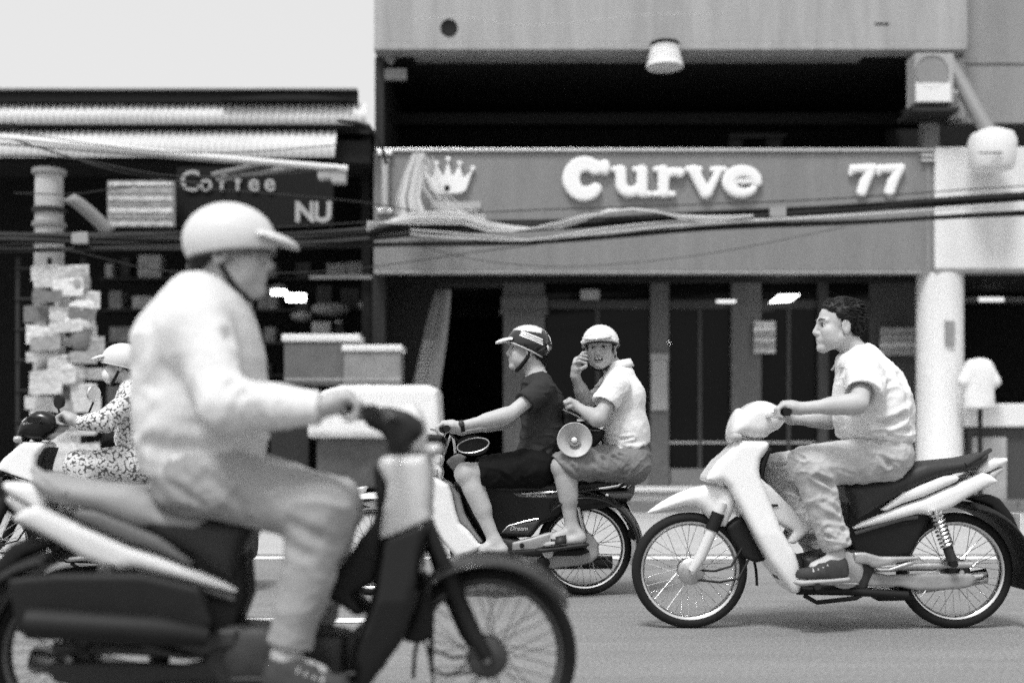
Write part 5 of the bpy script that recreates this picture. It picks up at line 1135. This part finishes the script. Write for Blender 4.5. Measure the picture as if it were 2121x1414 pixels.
S.cap(B.p(1112, 796), J['chest'], .085, .118, .04, (1, 1.35, 1)).cap(J['chest'], B.p(1126, 895), .118, .118, .04, (1, 1.32, 1)).cap(B.p(1126, 895), B.p(1112, 950), .118, .130, .04, (1, 1.3, 1))
S.cap(J['sh1'], J['sh2'], .064, .064, .05)
for q, e in (('1', (1086, 836, -.235)), ('2', (1084, 838, .235))):
    S.cap(J['sh' + q], B.p(*e), .066, .068, .03)
    d = nrm(J['el' + q] - J['sh' + q]); S.cap(B.p(*e) + d * .012, B.p(*e) + d * .3, .053, .06, .003, op='-'); S.cap(B.p(*e) + d * .055, B.p(*e) + d * .22, .085, op='-')
S.half(B.p(1110, 962), (.12, 0, -1), .008).cap(B.p(1108, 775), B.p(1112, 785), .066, .062, .01, op='-')
B.cloth('tshirt', S, m_tee, ridges=[(.006, (9, 7, 15)), (.0025, (22, 16, 34))], noise=[(.006, (8, 8, 8)), (.003, (22, 16, 26))], folds=[
    ([(1072, 935, -.16), (1120, 940, -.17), (1160, 915, -.15)], .010, .012), ([(1066, 948, -.16), (1130, 950, -.17), (1165, 930, -.14)], .009, .010), ([(1078, 915, -.15), (1120, 922, -.17)], .009, .008), ([(1126, 812, -.2), (1108, 850, -.2), (1100, 880, -.18)], .012, .016), ([(1140, 850, -.17), (1118, 885, -.17)], .010, .010), ([(1082, 885, -.13), (1110, 905, -.17)], .009, .009)])
S = Solid(); S.cap(J['pelvis'], B.p(1112, 965), .125, .128, .03, (1, 1.3, 1))
for q, hm in (('1', (994, 978, -.18)), ('2', (998, 980, .165))):
    S.cap(J['hip' + q], B.p(*hm), .118, .088, .05); d = nrm(J['kn' + q] - J['hip' + q]); h0 = B.p(*hm)
    S.cap(h0 + d * .015, h0 + d * .3, .070, .07, .003, op='-'); S.cap(h0 + d * .12, h0 + d * .3, .13, op='-')
B.cloth('shorts', S, m_shortb, ridges=[(.007, (13, 9, 14))], noise=[(.007, (9, 9, 9)), (.003, (24, 18, 24))], folds=[([(1030, 975, -.27), (1060, 1000, -.22)], .012, .010), ([(1075, 965, -.24), (1085, 1000, -.2)], .012, .010), ([(1000, 960, -.26), (1030, 965, -.27)], .01, .006)])
w0 = J['wr1'] + (J['el1'] - J['wr1']) * .04; wd = nrm(J['el1'] - J['wr1'])
wt = put('wristwatch', G().lathe(w0, wd, [(.031, -.011), (.034, -.011), (.034, .011), (.031, .011)], 20, closed=True), m_bplas, B.o)
put('watch_face', G().lathe(w0 + np.array((0, -.03, .012)), (0, -.9, .4), [(0, -.004), (.017, -.004), (.017, .005), (0, .006)], 16), m_iris, wt)

# ---- the smiling passenger
hP = Head(P(1244, 723, YB), (-.22, -.97, -.01), (-.05, 0, 1), 1.0)
R = Person(YB, dict(neck=(1282, 772, 0.01), chest=(1290, 826, 0), waist=(1294, 895, 0), pelvis=(1302, 945, 0),
    sh1=(1276, 800, -.18), el1=(1240, 868, -.27), wr1=(1200, 845, -.20), hd1=(1186, 836, -.18), sh2=(1268, 800, .15), el2=(1213, 832, .03), wr2=(1191, 778, -.07), hd2=(1196, 760, -.08),
    hip1=(1302, 958, -.09), kn1=(1166, 968, -.19), an1=(1184, 1090, -.18), hl1=(1202, 1116, -.20), to1=(1128, 1127, -.23), hip2=(1302, 958, .09), kn2=(1176, 970, .17), an2=(1198, 1092, .18), hl2=(1212, 1116, .2), to2=(1140, 1126, .23)), -1, hP)
R.fold = 1.0; R.body(hands='xx', smile=True, arm=(.049, .040, .041, .027))
def relaxed_hand(S, wr, palm, k0, tips, th):
    S.cap(wr, palm, .025, .030, .012).cap(palm, (np.array(k0[0]) + np.array(k0[3])) / 2, .028, .020, .012)
    for k_, t_ in zip(k0, tips):
        S.cap(palm, k_, .016, .0125, .012); S.cap(k_, t_[0], .0102, .0095, .004).cap(t_[0], t_[1], .0095, .0085, .003)
    S.cap(palm, th[0], .016, .012, .01).cap(th[0], th[1], .0118, .010, .004)
q = R.p
relaxed_hand(R.S, R.J['wr2'], q(1194, 764, -.08), [q(1190, 752, -.10), q(1192, 747, -.085), q(1196, 743, -.07), q(1200, 741, -.055)],
    [(q(1200, 748, -.135), q(1214, 752, -.125)), (q(1202, 741, -.125), q(1215, 744, -.115)), (q(1204, 735, -.11), q(1215, 737, -.10)), (q(1207, 731, -.09), q(1216, 729, -.085))], (q(1204, 763, -.12), q(1214, 758, -.125)))
relaxed_hand(R.S, R.J['wr1'], q(1190, 839, -.19), [q(1180, 832, -.225), q(1178, 829, -.205), q(1179, 828, -.185), q(1181, 828, -.165)],
    [(q(1171, 834, -.228), q(1174, 842, -.215)), (q(1169, 832, -.207), q(1172, 840, -.195)), (q(1170, 831, -.187), q(1173, 839, -.175)), (q(1172, 831, -.167), q(1175, 838, -.16))], (q(1181, 842, -.225), q(1173, 845, -.215)))
R.make('laughing pillion passenger in a white polo shirt and white helmet, hand raised to the cheek', m_skin2, fine=((0, q(1165, 0, -.2)[0], q(1200, 0)[0], .004), (2, q(0, 850, -.2)[2], q(0, 815, -.2)[2], .004)))
hP.face(R.o, smile=True); R.hair(front=.05, top=.004, low=-.06, noise=.003)
he = R.helmet(m_helw, mat('pale_visor', .55, .2, coat=.4), mat('helmet_rim_dark', .05, .4), tilt=.10, up=.034, base=.020, vz=.014)
for sd in (-1, 1): put('visor_button', G().lathe(hP(.078, sd * .092, .040), hP.l * sd, [(0, 0), (.010, 0), (.008, .006), (0, .008)], 12), m_helw, he)
S = Solid(); J = R.J
S.cap(R.p(1283, 784), R.p(1290, 822), .092, .122, .04, (1, 1.3, 1)).cap(R.p(1290, 822), R.p(1293, 890), .122, .134, .04, (1, 1.28, 1)).cap(R.p(1293, 890), R.p(1299, 945), .134, .138, .04, (1, 1.28, 1))
S.cap(J['sh1'], J['sh2'], .066, .066, .05)
for qn, e in (('1', (1250, 840, -.235)), ('2', (1244, 822, .095))):
    S.cap(J['sh' + qn], R.p(*e), .070, .076, .03); d = nrm(J['el' + qn] - J['sh' + qn])
    S.cap(R.p(*e) + d * .01, R.p(*e) + d * .3, .060, .06, .003, op='-'); S.cap(R.p(*e) + d * .06, R.p(*e) + d * .24, .092, op='-')
S.half(R.p(1290, 940), (.45, 0, -1), .008).cap(R.p(1275, 755), R.p(1281, 772), .064, .062, .01, op='-')
R.cloth('polo_shirt', S, m_shirtw, ridges=[(.0045, (9, 7, 13)), (.002, (22, 16, 34))], noise=[(.005, (7, 7, 7)), (.003, (20, 14, 24))], folds=[
    ([(1240, 905, -.17), (1275, 912, -.18), (1310, 905, -.17)], .008, .010), ([(1262, 915, -.18), (1300, 930, -.18), (1330, 925, -.13)], .009, .011), ([(1270, 925, -.18), (1305, 945, -.18)], .008, .009), ([(1255, 855, -.2), (1268, 880, -.18), (1262, 905, -.17)], .014, .014), ([(1300, 790, -.18), (1285, 830, -.21)], .012, .008)])
rows = []
for i in range(15):
    a = -2.5 + 5.0 * i / 14; base = R.p(1282, 764); rg = lambda r, dz: base + np.array((math.cos(a) * r, math.sin(a) * r, dz + .2 * r * math.cos(a)))
    rows.append([rg(.060, .040), rg(.066, .044), rg(.076, .024), rg(.086, .0)])
put('collar', G().sheet(rows), m_shirtw, R.o, thick=.006)
S = Solid(); S.cap(J['pelvis'], R.p(1304, 960), .125, .125, .03, (1, 1.3, 1))
for qn, hm in (('1', (1166, 964, -.185)), ('2', (1178, 968, .17))):
    S.cap(J['hip' + qn], R.p(*hm), .110, .086, .05); h0 = R.p(*hm); d = nrm(np.array((-.75, 0, -.75)))
    S.cap(h0 + d * .03, h0 + d * .3, .068, .07, .003, op='-'); S.cap(h0 + d * .14, h0 + d * .32, .15, op='-')
R.cloth('shorts', S, m_shortg, ridges=[(.007, (15, 10, 12)), (.003, (30, 20, 30))], noise=[(.006, (9, 9, 9)), (.003, (26, 18, 26))], folds=[
    ([(1150, 962, -.27), (1175, 972, -.28), (1190, 990, -.25)], .008, .010), ([(1175, 955, -.28), (1200, 985, -.26)], .010, .010), ([(1225, 945, -.25), (1245, 985, -.2)], .010, .009), ([(1245, 940, -.24), (1262, 980, -.19)], .009, .010), ([(1262, 935, -.23), (1290, 972, -.18)], .009, .011), ([(1272, 930, -.22), (1305, 962, -.17)], .008, .009)])
def sandal(R, qn):
    hl, to = R.J['hl' + qn], R.J['to' + qn]; d = nrm(to - hl); S = Solid().cap(hl - np.array((0, 0, .032)) - d * .01, to - np.array((0, 0, .028)) + d * .012, .043, .045, 0, (1, 1.05, .34))
    o = put('sandal', S.mesh(.005), m_sandal, R.o, smooth=True)
    for f, w in ((.55, .030), (.72, .024)):
        c = hl * (1 - f) + to * f + np.array((0, 0, .010)); pts = [c + np.array((0, .046 * math.cos(a), .046 * math.sin(a) * (1.0 if f < .6 else .75) - .018)) for a in [math.pi * i / 8 for i in range(9)]]
        g = G(); g.sheet([[p - d * w, p + d * w] for p in pts]); put('sandal_strap', g, m_sandal, o, thick=.006)
for qn in '12': sandal(R, qn)

# ---- what the passenger carries
t = thing('megaphone', R.p(1190, 948, -.24), 'white round loudspeaker horn with a grey ring resting on the pillion passenger\'s knee', 'loudspeaker')
c = R.p(1190, 911, -.27)
put('horn', G().lathe(c, (.05, -1, .08), [(.0, -.02), (.022, -.02), (.030, -.012), (.034, -.030), (.066, -.006), (.094, .012), (.098, .008), (.095, .0), (.06, -.03), (.035, -.09), (0, -.095)], 36), mat('horn_white', .42, .4, mott=.2, ms=14), t)
put('ring', G().lathe(c, (.05, -1, .08), [(.020, -.014), (.033, -.012), (.034, -.004), (.021, -.006)], 28, closed=True), mat('horn_grey', .2, .4), t)
put('dome', G().lathe(c, (.05, -1, .08), [(.019, -.016), (.017, -.004), (.010, .004), (0, .006)], 20), m_white, t)
t = thing('equipment_case', R.p(1215, 900, -.05), 'black slanting equipment case with a bright rod wedged between the two men', 'case')
pan('case_body', [(1166, 852), (1178, 855), (1232, 884), (1252, 892), (1244, 912), (1226, 930), (1180, 930), (1168, 900)], YB - .06, .075, m_bplas, t, None, False, r=.015)
put('rod', G().tube([R.p(1166, 847, -.15), R.p(1228, 876, -.15)], .006, 8), m_chrome, t)
put('rod_clamp', G().tube([R.p(1222, 874, -.15), R.p(1250, 868, -.12)], .016, 8), m_bplas, t)
put('case_latch', G().box(R.p(1195, 0, -.14)[0], R.p(1212, 0, -.14)[0], YB - .15, YB - .136, R.p(0, 873)[2], R.p(0, 869)[2]), m_chrome, t, smooth=False)
put('case_seam', G().tube([R.p(1172, 886, -.137), R.p(1242, 892, -.137)], .004, 6), mat('seam_grey', .12, .5), t)

# ---- the rider passing close to the lens
hC = Head(P(478, 528, YC), (1, -.05, -.06), (.06, 0, 1), 1.04)
Cc = Person(YC, dict(neck=(432, 612, 0), chest=(412, 720, 0), waist=(418, 860, 0), pelvis=(412, 965, 0),
    sh1=(410, 680, -.18), el1=(468, 838, -.31), wr1=(660, 846, -.31), hd1=(714, 846, -.29), sh2=(425, 690, .18), el2=(500, 830, .31), wr2=(655, 842, .31), hd2=(722, 846, .29),
    hip1=(405, 985, -.10), kn1=(668, 1058, -.20), an1=(592, 1352, -.20), hl1=(575, 1412, -.22), to1=(700, 1424, -.24), hip2=(410, 985, .10), kn2=(690, 1050, .18), an2=(640, 1330, .2), hl2=(620, 1395, .22), to2=(730, 1405, .24)), 1, hC)
Cc.fold = .5; Cc.body(barefoot=False, tor=1.1)
Cc.make('rider in pale long sleeves and a white helmet passing the other way', m_skin2, fine=((0, P(670, 0, YC)[0], P(760, 0, YC)[0], .004),))
hC.face(Cc.o); Cc.hair(front=.05, top=.008, low=-.085)
Cc.helmet(m_wpaint2, m_wpaint2, mat('cap_band', .05, .6), tilt=.16, up=.036)
S = Solid(); J = Cc.J
S.cap(Cc.p(428, 640), J['chest'], .115, .175, .05, (1, 1.22, 1)).cap(J['chest'], J['waist'], .175, .180, .05, (1, 1.2, 1)).cap(J['waist'], Cc.p(420, 945), .180, .172, .05, (1, 1.2, 1)).cap(J['sh1'], J['sh2'], .078, .078, .06)
for qn in '12':
    S.cap(J['sh' + qn], J['el' + qn], .080, .066, .05).cap(J['el' + qn], J['wr' + qn], .066, .046, .03); d = nrm(J['wr' + qn] - J['el' + qn]); S.cap(J['wr' + qn] - d * .02, J['wr' + qn] + d * .2, .036, .04, .003, op='-'); S.cap(J['wr' + qn] + d * .058, J['wr' + qn] + d * .2, .055, op='-')
S.half(Cc.p(420, 990), (-.1, 0, -1), .01).cap(Cc.p(440, 580), Cc.p(434, 612), .07, .066, .01, op='-')
Cc.cloth('shirt', S, m_shirtc, h=.007, ridges=[(.008, (6, 5, 9)), (.003, (15, 11, 24))], noise=[(.006, (5, 5, 5)), (.003, (14, 10, 17))], folds=[
    ([(470, 700, -.24), (430, 780, -.25), (420, 830, -.24)], .02, .022), ([(480, 800, -.36), (450, 850, -.36)], .014, .016), ([(500, 815, -.37), (470, 870, -.35)], .012, .012), ([(310, 915, -.18), (420, 935, -.22), (540, 905, -.18)], .022, .014), ([(350, 700, -.2), (330, 800, -.2)], .02, .010), ([(540, 838, -.37), (550, 872, -.36)], .009, .008), ([(580, 840, -.36), (588, 870, -.35)], .009, .007), ([(350, 760, -.2), (345, 850, -.2)], .022, .008)])
rows = []
for i in range(17):
    a = -2.7 + 5.4 * i / 16 + math.pi; base = Cc.p(432, 606); rg = lambda r, dz: base + np.array((math.cos(a) * r, math.sin(a) * r, dz - .25 * r * math.cos(a)))
    rows.append([rg(.066, .032), rg(.072, .036), rg(.090, .014), rg(.108, -.014)])
put('collar', G().sheet(rows), m_shirtc, Cc.o, thick=.006)
S = trousers(Cc, (.116, .088, .078, .062), {'1': Cc.p(604, 1330, -.2), '2': Cc.p(644, 1312, .2)})
Cc.cloth('trousers', S, m_trousc, h=.007, ridges=[(.008, (9, 7, 11)), (.003, (22, 16, 26))], noise=[(.007, (6, 6, 6)), (.003, (16, 12, 16))], folds=[
    ([(430, 985, -.22), (500, 1040, -.24), (520, 1080, -.22)], .014, .016), ([(470, 975, -.22), (560, 1010, -.25)], .012, .012), ([(600, 1085, -.28), (660, 1110, -.28)], .016, .012), ([(580, 1130, -.25), (640, 1150, -.28)], .014, .008), ([(360, 1000, -.2), (420, 1050, -.22)], .014, .014)])
for qn in '12': Cc.shoe(qn, m_shoe, m_sole)

# ---- the rider in flowered clothes
hD = Head(P(252, 757, YD), (-1, -.05, 0), (0, 0, 1), .96)
D = Person(YD, dict(neck=(276, 806, 0), chest=(284, 848, 0), waist=(288, 905, 0), pelvis=(292, 950, 0),
    sh1=(278, 822, -.17), el1=(218, 872, -.29), wr1=(162, 876, -.31), hd1=(136, 868, -.30), sh2=(276, 822, .17), el2=(215, 874, .28), wr2=(168, 876, .31), hd2=(142, 868, .30),
    hip1=(294, 960, -.09), kn1=(166, 964, -.19), an1=(205, 1105, -.18), hl1=(215, 1140, -.2), to1=(150, 1146, -.22), hip2=(294, 960, .09), kn2=(170, 966, .17), an2=(205, 1105, .18), hl2=(215, 1140, .2), to2=(150, 1146, .22)), -1, hD)
D.body(barefoot=False)
D.make('masked rider in a pale helmet and dark clothes printed with white flowers', m_skin2)
hD.face(D.o); D.hair(front=.05, top=.006, low=-.10)
D.helmet(m_wpaint2, m_wpaint, m_helg, tilt=.22, up=.032)
S = Solid().ell(hD(.062, 0, -.058), np.array((.056, .064, .056)), hD.ax, 0).ell(hD(.04, 0, -.058), np.array((.056, .060, .06)), hD.ax, 0, '-').half(hD(.01, 0, -.05), -hD.f)
put('face_mask', S.mesh(.004), m_cloth, D.o, smooth=True)
put('mask_loop', G().tube([hD(.02, -.066, -.04), hD(.0, -.086, -.01), hD(-.012, -.092, .0)], .002, 5), m_cloth, D.o)
put('sunglasses', G().tube([hD(.078, -.052, .004), hD(.095, -.03, .004), hD(.098, 0, .006), hD(.095, .03, .004), hD(.078, .052, .004)], [.010, .014, .008, .014, .010], 8), m_iris, D.o)
S = Solid(); J = D.J
S.cap(D.p(278, 812), J['chest'], .085, .125, .04, (1, 1.3, 1)).cap(J['chest'], J['waist'], .125, .13, .04, (1, 1.28, 1)).cap(J['waist'], D.p(292, 945), .13, .135, .04, (1, 1.25, 1)).cap(J['sh1'], J['sh2'], .066, .066, .05)
for qn in '12':
    S.cap(J['sh' + qn], J['el' + qn], .070, .060, .04).cap(J['el' + qn], J['wr' + qn], .060, .044, .03); d = nrm(J['wr' + qn] - J['el' + qn]); S.cap(J['wr' + qn], J['wr' + qn] + d * .2, .034, .04, .003, op='-'); S.cap(J['wr' + qn] + d * .06, J['wr' + qn] + d * .2, .055, op='-')
S.half(D.p(290, 965), (0, 0, -1), .01)
D.cloth('jacket', S, m_flower, ridges=[(.006, (9, 7, 14))], noise=[(.007, (8, 8, 8)), (.003, (22, 16, 24))], folds=[([(240, 905, -.2), (300, 915, -.2)], .012, .012), ([(225, 862, -.34), (232, 890, -.34)], .01, .01)])
S = trousers(D, (.115, .088, .082, .068), {'1': D.p(204, 1092, -.18), '2': D.p(204, 1092, .18)})
D.cloth('trousers', S, m_flower, noise=[(.007, (9, 9, 9)), (.003, (22, 16, 24))])
for qn in '12': D.shoe(qn, m_shoe, m_sole)

# ------------------------------------------------------------------ display by the corner shop
KX = 15.75
t = thing('counter', P(2060, 1010, KX), 'white topped shop counter standing before the corner shop', 'counter')
put('counter_top', G().box(P(1996, 0, KX)[0], P(2200, 0, KX)[0], KX - .1, KX + .6, P(0, 884, KX)[2], P(0, 836, KX)[2]), m_white, t, smooth=False, bevel=.02)
put('counter_body', G().box(P(2004, 0, KX)[0], P(2195, 0, KX)[0], KX, KX + .55, .16, P(0, 884, KX)[2] - .002), mat('counter_dark', .06, .7), t, smooth=False)
put('carton', G().box(P(2012, 0, KX)[0], P(2078, 0, KX)[0], KX - .12, KX - .004, .16, P(0, 905, KX)[2]), mat('carton_grey', .34, .8, mott=.2, ms=6), t, smooth=False, bevel=.01)
KX2 = 15.45
t = thing('dress_form', P(2030, 840, KX2), 'white short sleeved shirt on a headless dress form above the counter', 'dress form')
S = Solid(); a = lambda x, y, d=0: P(x, y, KX2 + d)
S.cap(a(2028, 768), a(2028, 850), .17, .185, .03, (1.1, .6, 1)).cap(a(2012, 757), a(1996, 790), .075, .085, .04).cap(a(2044, 757), a(2060, 790), .075, .085, .04).half(a(2030, 846), (0, 0, -1), .01)
put('shirt', drape(*S.mesh(.012), [(.008, (7, 7, 5)), (.003, (16, 12, 10))]), m_shirtw, t, smooth=True)
put('stand', G().tube([(P(2030, 0, KX2)[0], KX2, .16), a(2030, 840)], .03, 10), m_bplas, t)
